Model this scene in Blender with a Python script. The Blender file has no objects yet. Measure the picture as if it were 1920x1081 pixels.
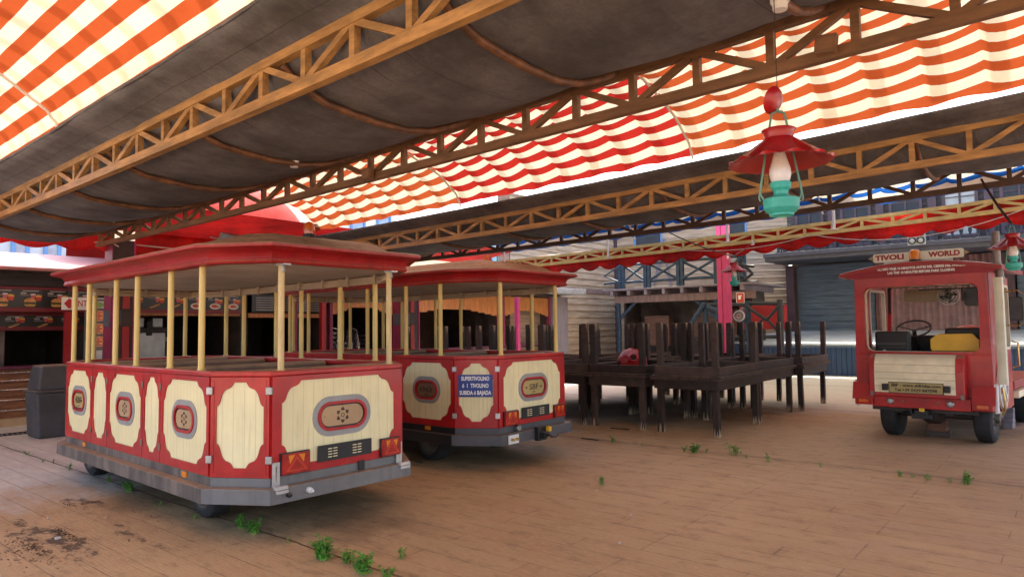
import bpy, math, random
from math import sin, cos, pi, radians, sqrt, atan2
from mathutils import Vector, Matrix
from mathutils.geometry import tessellate_polygon
random.seed(7)
sc = bpy.context.scene
COL = sc.collection
V = Vector

# ------------------------------------------------------------------ camera
TH = radians(129.43); PT = math.atan(75/1283); RO = .013; CH = 1.6
fw = V((cos(TH)*cos(PT), sin(TH)*cos(PT), sin(PT)))
r0 = V((sin(TH), -cos(TH), 0)); u0 = r0.cross(fw)
rt = r0*cos(RO)-u0*sin(RO); up = u0*cos(RO)+r0*sin(RO)
cam = bpy.data.cameras.new('camera'); co = bpy.data.objects.new('camera', cam); COL.objects.link(co)
m = Matrix((rt, up, -fw)).transposed().to_4x4(); m.translation = V((0, 0, CH)); co.matrix_world = m
cam.sensor_width = 36; cam.lens = 1283/1920*36; cam.clip_start = .05; cam.clip_end = 500
sc.camera = co

# ------------------------------------------------------------------ materials
def s2l(c):
    return tuple((x/12.92 if x <= .04045 else ((x+.055)/1.055)**2.4) for x in [v/255 for v in c])
MATS = {}
def newmat(name):
    mt = bpy.data.materials.new(name); mt.use_nodes = True
    nt = mt.node_tree; nt.nodes.clear(); MATS[name] = mt
    out = nt.nodes.new('ShaderNodeOutputMaterial')
    return mt, nt, out
def N(nt, t, **kw):
    n = nt.nodes.new(t)
    for k, v in kw.items():
        if k.startswith('i_'):
            key = k[2:]
            key = int(key) if key.isdigit() else key
            n.inputs[key].default_value = v
        else: setattr(n, k, v)
    return n
def L(nt, a, b): nt.links.new(a, b)
def mixc(nt, fac, a, b, mode='MIX'):
    n = nt.nodes.new('ShaderNodeMix'); n.data_type = 'RGBA'; n.blend_type = mode
    for sock, v in ((n.inputs[0], fac), (n.inputs[6], a), (n.inputs[7], b)):
        if hasattr(v, 'links'): L(nt, v, sock)
        elif isinstance(v, (int, float)): sock.default_value = v
        else: sock.default_value = tuple(v)+(1,) if len(v) == 3 else v
    return n.outputs[2]
def mth(nt, op, a, b=0.0, c=0.0):
    n = nt.nodes.new('ShaderNodeMath'); n.operation = op
    for i, v in enumerate((a, b, c)):
        if hasattr(v, 'links'): L(nt, v, n.inputs[i])
        else: n.inputs[i].default_value = v
    return n.outputs[0]
def ramp(nt, v, lo, hi):
    n = nt.nodes.new('ShaderNodeMapRange'); n.interpolation_type = 'SMOOTHSTEP'
    L(nt, v, n.inputs[0]); n.inputs[1].default_value = lo; n.inputs[2].default_value = hi
    return n.outputs[0]
def noise(nt, vec, scale, detail=4, rough=.6):
    n = N(nt, 'ShaderNodeTexNoise', i_Scale=scale, i_Detail=detail, i_Roughness=rough)
    if vec is not None: L(nt, vec, n.inputs['Vector'])
    return n.outputs['Fac']
def scaled(nt, vec, s):
    n = N(nt, 'ShaderNodeMapping'); n.inputs['Scale'].default_value = s; L(nt, vec, n.inputs['Vector']); return n.outputs[0]
DUST = (.37, .25, .155)
def mat(name, col, rough=.55, metal=0, var=.25, vs=3.0, stretch=(1, 1, 1), dust=0, wear=None, wearamt=.0, bump=.0, bs=40, grooves=0, coat=0, spec=.5, dn=.0, streak=0):
    """paint / wood / metal with uneven tone, dust lying on upward faces, patchy wear and fine relief"""
    mt, nt, out = newmat(name)
    b = N(nt, 'ShaderNodeBsdfPrincipled'); L(nt, b.outputs[0], out.inputs[0])
    tc = N(nt, 'ShaderNodeTexCoord'); ob = scaled(nt, tc.outputs['Object'], stretch)
    n1 = noise(nt, ob, vs, 5, .65); f1 = ramp(nt, n1, .3, .75)
    c = mixc(nt, f1, tuple(x*(1-var) for x in col), tuple(min(1, x*(1+var)) for x in col))
    n2 = noise(nt, ob, vs*5.3, 4, .7)
    if wear is not None:
        c = mixc(nt, mth(nt, 'MULTIPLY', ramp(nt, n2, .72-.25*wearamt, .80-.1*wearamt), min(1, .4+wearamt)), c, wear)
    if dust > 0:
        g = N(nt, 'ShaderNodeNewGeometry'); sx = N(nt, 'ShaderNodeSeparateXYZ'); L(nt, g.outputs['Normal'], sx.inputs[0])
        upf = ramp(nt, sx.outputs[2], .2, .85)
        f = mth(nt, 'MULTIPLY', mth(nt, 'MULTIPLY', upf, ramp(nt, n1, .1, .5)), dust)
        if dn > 0:
            f = mth(nt, 'MAXIMUM', f, mth(nt, 'MULTIPLY', ramp(nt, n1, .42, .8), dn))
        c = mixc(nt, f, c, DUST)
    if streak:
        q = noise(nt, scaled(nt, tc.outputs['Object'], (16, 16, .9)), 1.0, 4, .65); q2 = noise(nt, tc.outputs['Object'], 26, 5, .75)
        c = mixc(nt, mth(nt, 'MULTIPLY', ramp(nt, q, .48, .72), streak), c, tuple(x*.45+.012 for x in col))
        c = mixc(nt, mth(nt, 'MULTIPLY', ramp(nt, q, .5, .28), streak*.55), c, tuple(x*.8+y*.14 for x, y in zip(col, DUST)))
        c = mixc(nt, mth(nt, 'MULTIPLY', ramp(nt, q2, .66, .74), streak), c, (.16, .10, .075))
    if grooves:
        uv = N(nt, 'ShaderNodeUVMap'); su = N(nt, 'ShaderNodeSeparateXYZ'); L(nt, uv.outputs[0], su.inputs[0])
        fr = mth(nt, 'FRACT', mth(nt, 'DIVIDE', su.outputs[0], grooves))
        gf = mth(nt, 'LESS_THAN', fr, .035)
        c = mixc(nt, mth(nt, 'MULTIPLY', gf, .55), c, tuple(x*.35 for x in col))
        streak = noise(nt, scaled(nt, uv.outputs[0], (26, 1.2, 1)), 1.5, 3, .6)
        c = mixc(nt, ramp(nt, streak, .5, .95), c, tuple(x*y for x, y in zip(col, (.72, .62, .5))))
    L(nt, c, b.inputs['Base Color'])
    rr = mth(nt, 'MULTIPLY_ADD', n2, .3, rough-.15)
    L(nt, rr, b.inputs['Roughness']); b.inputs['Metallic'].default_value = metal
    b.inputs['Specular IOR Level'].default_value = spec
    b.inputs['Coat Weight'].default_value = coat
    if bump:
        n3 = noise(nt, ob, bs, 4, .6)
        bp = N(nt, 'ShaderNodeBump', i_Strength=bump, i_Distance=.02); L(nt, n3, bp.inputs['Height']); L(nt, bp.outputs[0], b.inputs['Normal'])
    return mt
M = {}
def dm(key, name, col, **kw): M[key] = mat(name, col, **kw)
dm('red', 'worn_red_gelcoat', (.44, .004, .007), rough=.36, var=.22, vs=2.2, dust=.5, dn=.05, streak=.42, wear=(.36, .07, .05), wearamt=.1, coat=.15)
dm('roofred', 'dusty_red_fibreglass', (.33, .004, .009), rough=.36, var=.2, vs=2.0, dust=.93, dn=.08, streak=.55, wear=(.5, .2, .17), wearamt=.12)
dm('darkred', 'dark_red_paint', (.17, .008, .018), rough=.5, var=.2, dust=.4)
dm('cream', 'cream_board_paint', (.84, .76, .44), streak=.12, rough=.5, var=.05, vs=4, grooves=.093)
dm('creamn', 'cream_narrow_board_paint', (.82, .73, .41), rough=.5, var=.05, vs=4, grooves=.062)
dm('creamp', 'dirty_cream_paint', (.90, .79, .54), rough=.55, var=.12, vs=5, dust=.5, wear=(.55, .42, .25), wearamt=.2)
dm('pole', 'yellow_cream_paint', (.70, .52, .17), streak=.3, rough=.4, var=.1, vs=6, stretch=(1, 1, .3))
dm('poler', 'rusty_yellow_paint', (.62, .47, .22), rough=.45, var=.15, vs=5, stretch=(2, 2, .6), wear=(.22, .09, .03), wearamt=.45)
dm('grey', 'grey_bumper_paint', (.17, .165, .16), streak=.4, rough=.5, var=.12, dust=.85, wear=(.3, .28, .25), wearamt=.1)
dm('browngrey', 'grimy_bumper_paint', (.13, .105, .09), rough=.7, var=.45, vs=3, stretch=(2, 1, .5), dust=.95, dn=.2)
dm('steel', 'dull_galvanised_steel', (.42, .42, .41), rough=.4, metal=.8, var=.2)
dm('alu', 'polished_aluminium', (.7, .7, .7), rough=.25, metal=.9, var=.1)
dm('white', 'white_enamel', (.75, .74, .70), rough=.45, var=.08)
dm('tan', 'tan_plate', (.44, .29, .15), rough=.5, var=.12)
dm('gold', 'yellowed_brass_plate', (.42, .33, .12), rough=.4, var=.15)
dm('bronze', 'dark_bronze_plate', (.20, .12, .07), rough=.5, var=.15)
dm('ink', 'dark_brown_print', (.05, .03, .02), rough=.6, var=.1)
dm('black', 'black_plastic', (.016, .016, .017), rough=.5, var=.2, dust=.25)
dm('rubber', 'tyre_rubber', (.020, .020, .021), rough=.8, var=.3, dust=.35, bump=.3, bs=60)
dm('rim', 'dirty_steel_rim', (.16, .14, .12), rough=.6, metal=.5, var=.3, dust=.3)
dm('amber', 'amber_lens', (.75, .22, .01), rough=.25, var=.1, coat=.5)
dm('orangelens', 'orange_beacon_lens', (.62, .12, .015), rough=.25, var=.15, coat=.6)
dm('redlens', 'red_lens', (.36, .012, .008), rough=.2, var=.3, vs=14, coat=.6)
dm('ceil', 'dusty_grey_lining', (.50, .45, .39), rough=.8, var=.15, vs=2)
dm('ceilrail', 'dusty_tan_rail', (.40, .31, .22), rough=.7, var=.15, dust=.6)
dm('seat', 'dusty_brown_vinyl', (.15, .085, .055), rough=.65, var=.3, dust=.9)
dm('blue', 'blue_sign_panel', (.012, .045, .25), rough=.4, var=.05)
dm('lettering', 'white_lettering', (.85, .85, .83), rough=.5, var=.03)
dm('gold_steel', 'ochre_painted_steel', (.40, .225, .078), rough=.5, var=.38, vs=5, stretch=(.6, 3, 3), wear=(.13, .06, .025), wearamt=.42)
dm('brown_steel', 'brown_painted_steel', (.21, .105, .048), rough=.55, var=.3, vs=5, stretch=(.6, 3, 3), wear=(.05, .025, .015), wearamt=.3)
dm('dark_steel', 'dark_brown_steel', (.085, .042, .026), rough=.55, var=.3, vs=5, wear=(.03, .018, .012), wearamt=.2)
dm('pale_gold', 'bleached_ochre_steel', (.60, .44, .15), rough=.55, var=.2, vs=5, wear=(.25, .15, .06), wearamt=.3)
dm('rib', 'rusty_curved_tube', (.17, .075, .032), rough=.5, var=.5, vs=6, wear=(.34, .2, .12), wearamt=.35)
dm('cream2', 'cream_trim_paint', (.66, .58, .42), rough=.5, var=.1)
dm('fasciared', 'faded_red_fascia', (.30, .025, .04), rough=.5, var=.2, wear=(.45, .2, .2), wearamt=.15)
dm('magenta', 'magenta_paint', (.42, .035, .15), rough=.5, var=.12)
dm('pink', 'bright_pink_paint', (.50, .045, .15), rough=.5, var=.1)
dm('kred', 'kiosk_red_paint', (.34, .018, .022), rough=.45, var=.15)
dm('kdark', 'kiosk_dark_brown_paint', (.045, .030, .026), rough=.6, var=.25)
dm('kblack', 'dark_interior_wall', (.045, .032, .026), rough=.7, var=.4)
dm('kbrown', 'brown_interior_boards', (.12, .055, .032), rough=.6, var=.3, stretch=(1, 1, 6))
dm('orangewood', 'varnished_pine_boards', (.44, .165, .045), rough=.45, var=.3, vs=4, stretch=(6, 6, .6), wear=(.2, .05, .015), wearamt=.3)
dm('counterwood', 'reddish_brown_counter_boards', (.22, .085, .035), rough=.55, var=.35, vs=3, stretch=(1, 1, 5))
dm('siding', 'weathered_tan_siding', (.40, .285, .185), rough=.75, var=.3, vs=2.5, stretch=(.5, .5, 5), wear=(.18, .14, .115), wearamt=.4, bump=.25, bs=30)
dm('sidingg', 'weathered_brown_siding', (.24, .16, .11), rough=.75, var=.3, vs=2.5, stretch=(.5, .5, 5), wear=(.12, .09, .075), wearamt=.3)
dm('bluesiding', 'faded_slate_blue_boards', (.095, .14, .20), rough=.6, var=.28, vs=2.5, stretch=(.5, .5, 5), wear=(.2, .25, .3), wearamt=.25)
dm('bluelog', 'blue_painted_logs', (.020, .046, .080), rough=.6, var=.4, vs=5, wear=(.08, .10, .12), wearamt=.25)
dm('blackblue', 'blue_black_paint', (.020, .024, .030), rough=.6, var=.3)
dm('slate', 'slate_grey_fascia', (.075, .078, .10), rough=.6, var=.2)
dm('stageblue', 'dark_blue_vertical_boards', (.022, .055, .125), rough=.55, var=.25, vs=4, stretch=(3, 3, .5))
dm('deck', 'pale_blue_grey_deck', (.45, .50, .55), rough=.5, var=.25, vs=1.2, stretch=(.4, 3, 3))
dm('plum', 'plum_brown_trim', (.075, .042, .052), rough=.6, var=.2)
dm('darkwood', 'dark_brown_table_wood', (.026, .014, .011), rough=.5, var=.35, vs=6, stretch=(1, 1, 1), dust=.35, wear=(.30, .22, .16), wearamt=.02, bump=.3, bs=30)
dm('darkwood2', 'weathered_brown_table_wood', (.060, .036, .028), rough=.6, var=.35, vs=6, dust=.4, wear=(.3, .2, .13), wearamt=.2, bump=.3, bs=30)
dm('rawwood', 'splintered_raw_wood', (.50, .36, .22), rough=.8, var=.4, vs=20)
dm('binp', 'dark_grey_moulded_plastic', (.055, .055, .062), rough=.6, var=.25, dust=.45)
dm('lampred', 'enamelled_red_metal', (.40, .004, .007), streak=.35, rough=.35, var=.2, coat=.3)
dm('teal', 'turquoise_paint', (.045, .43, .36), streak=.3, rough=.45, var=.2)
dm('tealarm', 'patinated_green_arm', (.13, .27, .21), rough=.5, var=.3, wear=(.25, .2, .14), wearamt=.3)
dm('cable', 'white_cable_sheath', (.6, .57, .5), rough=.6, var=.1)
dm('dcable', 'dark_rusty_cable', (.06, .03, .022), rough=.6, var=.2)
dm('vaultred', 'red_vinyl_vault', (.30, .016, .012), rough=.75, var=.14, vs=.9, spec=.1)
dm('pinkroof', 'sun_bleached_pink_roof', (.36, .14, .13), rough=.6, var=.12, vs=1.5, wear=(.45, .36, .33), wearamt=.5)
dm('board', 'black_menu_panel', (.022, .017, .014), rough=.35, var=.6, vs=1.6, coat=.2)
dm('boardred', 'dark_red_menu_edge', (.16, .012, .016), rough=.4, var=.1)
dm('bun', 'golden_bun_print', (.55, .27, .08), rough=.4, var=.3, vs=14)
dm('patty', 'brown_patty_print', (.07, .03, .015), rough=.5, var=.2)
dm('lettuce', 'green_salad_print', (.14, .25, .04), rough=.5, var=.2)
dm('cup', 'rose_cup_print', (.55, .12, .12), rough=.4, var=.1)
dm('fries', 'yellow_fries_print', (.75, .40, .07), rough=.4, var=.2)
dm('sauce', 'tomato_print', (.50, .06, .02), rough=.4, var=.4, vs=30)
dm('plateprint', 'white_plate_print', (.6, .58, .54), rough=.4, var=.05)
dm('yellow', 'yellow_plastic_board', (.80, .46, .02), rough=.4, var=.12, wear=(.55, .4, .15), wearamt=.1)
dm('vis', 'tan_sun_visor', (.32, .25, .16), rough=.6, var=.15)
dm('curtain', 'faded_pink_curtain', (.25, .13, .13), rough=.8, var=.25)
dm('brick', 'reddish_wooden_block', (.20, .085, .05), rough=.8, var=.3, dust=.3)
dm('exh', 'cream_heat_shield', (.66, .62, .46), rough=.5, var=.12, vs=3, wear=(.45, .38, .2), wearamt=.2)
dm('exhp', 'burnt_exhaust_pipe', (.20, .16, .14), rough=.45, metal=.6, var=.4)
dm('brass', 'brass_rail', (.65, .45, .15), rough=.3, metal=.8, var=.2)
dm('bluewall', 'bright_blue_wall', (.02, .17, .55), rough=.6, var=.06)
dm('cyanrail', 'pale_turquoise_boards', (.30, .48, .50), rough=.7, var=.15)
dm('paleyellow', 'pale_yellow_render', (.70, .66, .45), rough=.8, var=.08)
dm('palewhite', 'pale_white_render', (.42, .45, .48), rough=.8, var=.05)
dm('bluewin', 'blue_window_frame', (.10, .22, .42), rough=.6, var=.1)
dm('winglass', 'greyish_window_glass', (.30, .36, .42), rough=.15, var=.2)
dm('lilac', 'grey_lilac_planks', (.23, .19, .21), rough=.7, var=.2, stretch=(4, 4, .5))
dm('leaf', 'weed_leaf_green', (.10, .29, .035), rough=.5, var=.4, vs=30)
dm('leafy', 'yellow_green_leaf', (.23, .32, .05), rough=.5, var=.3, vs=30)
dm('litter', 'dead_leaf_litter', (.07, .038, .022), rough=.9, var=.4, vs=30)
dm('paper', 'pale_litter', (.6, .57, .52), rough=.8, var=.1)
dm('drain', 'iron_drain_grate', (.03, .03, .03), rough=.6, metal=.4, var=.2)
dm('fireSign', 'fire_sign_red', (.55, .05, .02), rough=.5, var=.05)
dm('plum2', 'pale_brown_plank', (.22, .14, .12), rough=.7, var=.3, stretch=(3, 3, .5))

def glassmat(name, col, rough=.05, alpha=.25):
    mt, nt, out = newmat(name)
    t = N(nt, 'ShaderNodeBsdfTransparent'); g = N(nt, 'ShaderNodeBsdfPrincipled', i_Roughness=rough)
    g.inputs['Base Color'].default_value = tuple(col)+(1,)
    ns = noise(nt, None, 6); mx = N(nt, 'ShaderNodeMixShader'); L(nt, mth(nt, 'MULTIPLY_ADD', ns, .2, alpha-.1), mx.inputs[0])
    L(nt, t.outputs[0], mx.inputs[1]); L(nt, g.outputs[0], mx.inputs[2]); L(nt, mx.outputs[0], out.inputs[0]); return mt
M['glass'] = glassmat('dusty_clear_glass', (.75, .72, .68), .1, .16)
M['globe'] = glassmat('frosted_lamp_chimney', (.92, .88, .84), .15, .80)

def awning_mat(name, stripe, plain, cut=.5, period=.24):
    """striped awning cloth: stripes run along the panel, the cloth lets sunlight through"""
    mt, nt, out = newmat(name)
    uv = N(nt, 'ShaderNodeUVMap'); sx = N(nt, 'ShaderNodeSeparateXYZ'); L(nt, uv.outputs[0], sx.inputs[0])
    fr = mth(nt, 'FRACT', mth(nt, 'DIVIDE', sx.outputs[1], period))
    f = mth(nt, 'LESS_THAN', fr, cut)
    n1 = noise(nt, scaled(nt, uv.outputs[0], (1, 1, 1)), 1.3, 5, .7)
    n2 = noise(nt, scaled(nt, uv.outputs[0], (1, 5, 1)), 9, 4, .7)
    c = mixc(nt, f, plain, stripe)
    c = mixc(nt, mth(nt, 'MULTIPLY', ramp(nt, n1, .45, .8), .35), c, (.42, .30, .2), 'MULTIPLY')
    c = mixc(nt, mth(nt, 'MULTIPLY', ramp(nt, n2, .66, .75), .35), c, (.4, .25, .15), 'MULTIPLY')
    d = N(nt, 'ShaderNodeBsdfDiffuse'); t = N(nt, 'ShaderNodeBsdfTranslucent'); L(nt, c, d.inputs[0]); ct = mixc(nt, 1.0, c, (.72, .70, .66), 'MULTIPLY'); L(nt, ct, t.inputs[0])
    mx = N(nt, 'ShaderNodeMixShader', i_0=.265); L(nt, d.outputs[0], mx.inputs[1]); L(nt, t.outputs[0], mx.inputs[2])
    L(nt, mx.outputs[0], out.inputs[0]); return mt
CREAM = (.76, .70, .53)
M['aw_o'] = awning_mat('orange_striped_awning_cloth', (.40, .080, .024), CREAM)
M['aw_r'] = awning_mat('red_striped_awning_cloth', (.38, .024, .018), CREAM)
M['aw_b'] = awning_mat('blue_striped_awning_cloth', (.02, .13, .50), (.84, .80, .66))
M['batten'] = awning_mat('plain_cream_batten_cloth', CREAM, CREAM)
def thin_mesh():
    mt, nt, out = newmat('sheer_batten_mesh'); a = N(nt, 'ShaderNodeBsdfTransparent'); b = N(nt, 'ShaderNodeBsdfDiffuse'); b.inputs[0].default_value = (.7, .68, .6, 1)
    mx = N(nt, 'ShaderNodeMixShader'); n_ = noise(nt, None, 30); L(nt, mth(nt, 'MULTIPLY_ADD', n_, .1, .40), mx.inputs[0]); L(nt, a.outputs[0], mx.inputs[1]); L(nt, b.outputs[0], mx.inputs[2]); L(nt, mx.outputs[0], out.inputs[0]); return mt
M['sheer'] = thin_mesh()
def cloth(name, col, trans, n_s=2.0, seams=False):
    mt, nt, out = newmat(name)
    tc = N(nt, 'ShaderNodeTexCoord'); ob = tc.outputs['Object']
    n1 = noise(nt, ob, n_s, 7, .72); n2 = noise(nt, scaled(nt, ob, (4.5, .8, 1)), 1.7, 5, .65); n3 = noise(nt, ob, 38, 5, .85)
    c = mixc(nt, ramp(nt, n1, .3, .75), tuple(x*.5 for x in col), tuple(x*1.5 for x in col))
    c = mixc(nt, mth(nt, 'MULTIPLY', ramp(nt, n2, .5, .8), .3), c, tuple(x*1.7 for x in col))
    c = mixc(nt, mth(nt, 'MULTIPLY', ramp(nt, n2, .48, .3), .35), c, tuple(x*.45 for x in col))
    c = mixc(nt, mth(nt, 'MULTIPLY', ramp(nt, n3, .45, .6), .3), c, tuple(x*.5 for x in col))
    if seams:
        sx = N(nt, 'ShaderNodeSeparateXYZ'); L(nt, ob, sx.inputs[0])
        fy = mth(nt, 'FRACT', mth(nt, 'DIVIDE', mth(nt, 'ADD', sx.outputs[1], 5.6-2.325), 5.6)); fx = mth(nt, 'FRACT', mth(nt, 'DIVIDE', mth(nt, 'ADD', sx.outputs[0], mth(nt, 'MULTIPLY', mth(nt, 'GREATER_THAN', mth(nt, 'FRACT', mth(nt, 'DIVIDE', mth(nt, 'ADD', sx.outputs[1], 5.6-2.325), 5.6)), .5), .37)), 1.83))
        sm = mth(nt, 'MAXIMUM', mth(nt, 'LESS_THAN', fy, .0011), mth(nt, 'LESS_THAN', fx, .0032))
        c = mixc(nt, mth(nt, 'MULTIPLY', sm, .75), c, tuple(x*.25 for x in col))
        wv = noise(nt, scaled(nt, ob, (22, .8, 1)), 1.0, 2, .5); near = mth(nt, 'MULTIPLY', ramp(nt, wv, .66, .70), ramp(nt, noise(nt, ob, .9, 2), .55, .66))
        c = mixc(nt, mth(nt, 'MULTIPLY', near, .55), c, tuple(x*.25 for x in col))
    d = N(nt, 'ShaderNodeBsdfPrincipled', i_Roughness=.75); t = N(nt, 'ShaderNodeBsdfTranslucent'); L(nt, c, d.inputs['Base Color']); L(nt, c, t.inputs[0])
    bp = N(nt, 'ShaderNodeBump', i_Strength=.5, i_Distance=.03); L(nt, n2, bp.inputs['Height']); L(nt, bp.outputs[0], d.inputs['Normal'])
    mx = N(nt, 'ShaderNodeMixShader', i_0=trans); L(nt, d.outputs[0], mx.inputs[1]); L(nt, t.outputs[0], mx.inputs[2])
    L(nt, mx.outputs[0], out.inputs[0]); return mt
M['canvas'] = cloth('dark_brown_canvas', (.135, .130, .136), .04, 1.6, True)
M['redcloth'] = cloth('red_awning_cloth', (.66, .014, .012), .24, 1.2)
M['redcloth2'] = cloth('thick_red_awning_cloth', (.55, .014, .014), .06, 1.2)

def ground_mat():
    mt, nt, out = newmat('stamped_plank_concrete')
    b = N(nt, 'ShaderNodeBsdfPrincipled'); L(nt, b.outputs[0], out.inputs[0])
    tc = N(nt, 'ShaderNodeTexCoord'); ob = tc.outputs['Object']
    br = N(nt, 'ShaderNodeTexBrick', i_Scale=1.0); br.inputs['Brick Width'].default_value = 1.25; br.inputs['Row Height'].default_value = .235
    br.inputs['Mortar Size'].default_value = .005; br.inputs['Mortar Smooth'].default_value = .3; br.offset = .37; br.offset_frequency = 3
    br.inputs['Color1'].default_value = (.0, .0, .0, 1); br.inputs['Color2'].default_value = (1, 1, 1, 1)
    wob = noise(nt, ob, 1.5, 2); vm = N(nt, 'ShaderNodeVectorMath', operation='ADD')
    cmb = N(nt, 'ShaderNodeCombineXYZ'); L(nt, mth(nt, 'MULTIPLY', wob, .02), cmb.inputs[1]); L(nt, ob, vm.inputs[0]); L(nt, cmb.outputs[0], vm.inputs[1]); L(nt, vm.outputs[0], br.inputs[0])
    n1 = noise(nt, ob, .35, 4, .6); n2 = noise(nt, scaled(nt, ob, (1.3, 3.0, 1)), 2.4, 8, .74); n3 = noise(nt, scaled(nt, ob, (2.0, 8, 1)), 6, 6, .75)
    n4 = noise(nt, ob, 60, 3, .7)
    c = mixc(nt, ramp(nt, n1, .3, .7), (.46, .275, .135), (.60, .385, .200))
    c = mixc(nt, mth(nt, 'MULTIPLY', br.outputs['Color'], .22), c, (.60, .425, .225))
    c = mixc(nt, mth(nt, 'MULTIPLY', ramp(nt, n2, .50, .66), .5), c, (.25, .15, .085))
    c = mixc(nt, mth(nt, 'MULTIPLY', ramp(nt, n3, .48, .66), .5), c, (.63, .45, .26))
    c = mixc(nt, mth(nt, 'MULTIPLY', ramp(nt, n4, .5, .7), .3), c, (.24, .15, .10))
    sx = N(nt, 'ShaderNodeSeparateXYZ'); L(nt, ob, sx.inputs[0])
    X, Y = sx.outputs[0], sx.outputs[1]
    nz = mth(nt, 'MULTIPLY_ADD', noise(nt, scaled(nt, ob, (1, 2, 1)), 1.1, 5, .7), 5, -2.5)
    # open sky light painted as paler floor beyond tables; washed clean concrete by kiosks
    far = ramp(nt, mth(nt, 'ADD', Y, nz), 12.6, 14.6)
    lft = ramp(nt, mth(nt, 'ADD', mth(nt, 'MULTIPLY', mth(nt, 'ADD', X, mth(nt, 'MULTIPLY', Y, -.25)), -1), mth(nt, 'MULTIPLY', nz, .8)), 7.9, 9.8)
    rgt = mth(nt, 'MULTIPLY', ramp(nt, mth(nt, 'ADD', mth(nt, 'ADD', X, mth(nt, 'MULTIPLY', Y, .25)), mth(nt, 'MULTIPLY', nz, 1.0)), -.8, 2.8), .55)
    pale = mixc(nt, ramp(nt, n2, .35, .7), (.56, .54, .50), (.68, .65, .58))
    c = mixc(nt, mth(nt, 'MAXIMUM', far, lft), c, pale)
    c = mixc(nt, rgt, c, (.36, .235, .165))
    # dark damp/grimy patches (leaf mould) near the first trailer; darker floor under trailers, tables, tractor
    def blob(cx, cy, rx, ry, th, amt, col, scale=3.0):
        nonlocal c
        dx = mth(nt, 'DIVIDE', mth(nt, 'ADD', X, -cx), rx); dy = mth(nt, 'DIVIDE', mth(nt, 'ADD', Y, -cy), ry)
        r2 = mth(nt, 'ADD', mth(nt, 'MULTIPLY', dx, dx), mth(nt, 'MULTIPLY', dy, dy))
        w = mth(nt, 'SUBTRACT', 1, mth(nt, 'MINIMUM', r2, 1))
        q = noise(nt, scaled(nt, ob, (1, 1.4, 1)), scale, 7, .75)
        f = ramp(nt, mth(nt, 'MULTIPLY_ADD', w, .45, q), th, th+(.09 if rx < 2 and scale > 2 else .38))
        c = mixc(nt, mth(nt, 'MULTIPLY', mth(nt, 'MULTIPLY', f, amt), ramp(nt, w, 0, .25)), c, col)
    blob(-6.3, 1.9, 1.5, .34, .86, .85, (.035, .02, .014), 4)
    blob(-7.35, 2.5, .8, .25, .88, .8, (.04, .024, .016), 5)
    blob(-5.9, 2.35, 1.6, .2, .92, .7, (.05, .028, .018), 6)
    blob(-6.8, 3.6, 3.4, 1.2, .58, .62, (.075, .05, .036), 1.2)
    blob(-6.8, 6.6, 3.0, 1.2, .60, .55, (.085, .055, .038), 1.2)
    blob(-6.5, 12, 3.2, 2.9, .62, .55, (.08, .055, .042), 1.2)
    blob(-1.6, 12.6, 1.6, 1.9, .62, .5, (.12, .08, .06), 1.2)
    # joints where weeds grow
    for yj in (3.035, 8.39, -2.3, 13.75, 19.1):
        d = mth(nt, 'ABSOLUTE', mth(nt, 'ADD', mth(nt, 'ADD', Y, -yj), mth(nt, 'MULTIPLY_ADD', noise(nt, ob, 2.2, 3), .05, -.025)))
        c = mixc(nt, mth(nt, 'MULTIPLY', mth(nt, 'SUBTRACT', 1, ramp(nt, d, .004, .016)), .8), c, (.05, .032, .022))
        c = mixc(nt, mth(nt, 'MULTIPLY', mth(nt, 'SUBTRACT', 1, ramp(nt, d, .02, .16)), mth(nt, 'MULTIPLY', ramp(nt, n2, .4, .65), .5)), c, (.10, .06, .04))
    mo = mth(nt, 'MULTIPLY', br.outputs['Fac'], mth(nt, 'MULTIPLY_ADD', ramp(nt, n2, .35, .65), .62, .08))
    c = mixc(nt, mo, c, (.085, .05, .035))
    L(nt, c, b.inputs['Base Color'])
    L(nt, mth(nt, 'MULTIPLY_ADD', n2, .35, .42), b.inputs['Roughness']); b.inputs['Specular IOR Level'].default_value = .35
    gr = noise(nt, scaled(nt, ob, (1.5, 22, 1)), 3, 4, .6)
    h = mth(nt, 'ADD', mth(nt, 'MULTIPLY', br.outputs['Fac'], -.5), mth(nt, 'MULTIPLY_ADD', gr, .5, mth(nt, 'MULTIPLY', n4, .15)))
    bp = N(nt, 'ShaderNodeBump', i_Strength=.6, i_Distance=.02); L(nt, h, bp.inputs['Height']); L(nt, bp.outputs[0], b.inputs['Normal'])
    return mt
M['ground'] = ground_mat()

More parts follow.
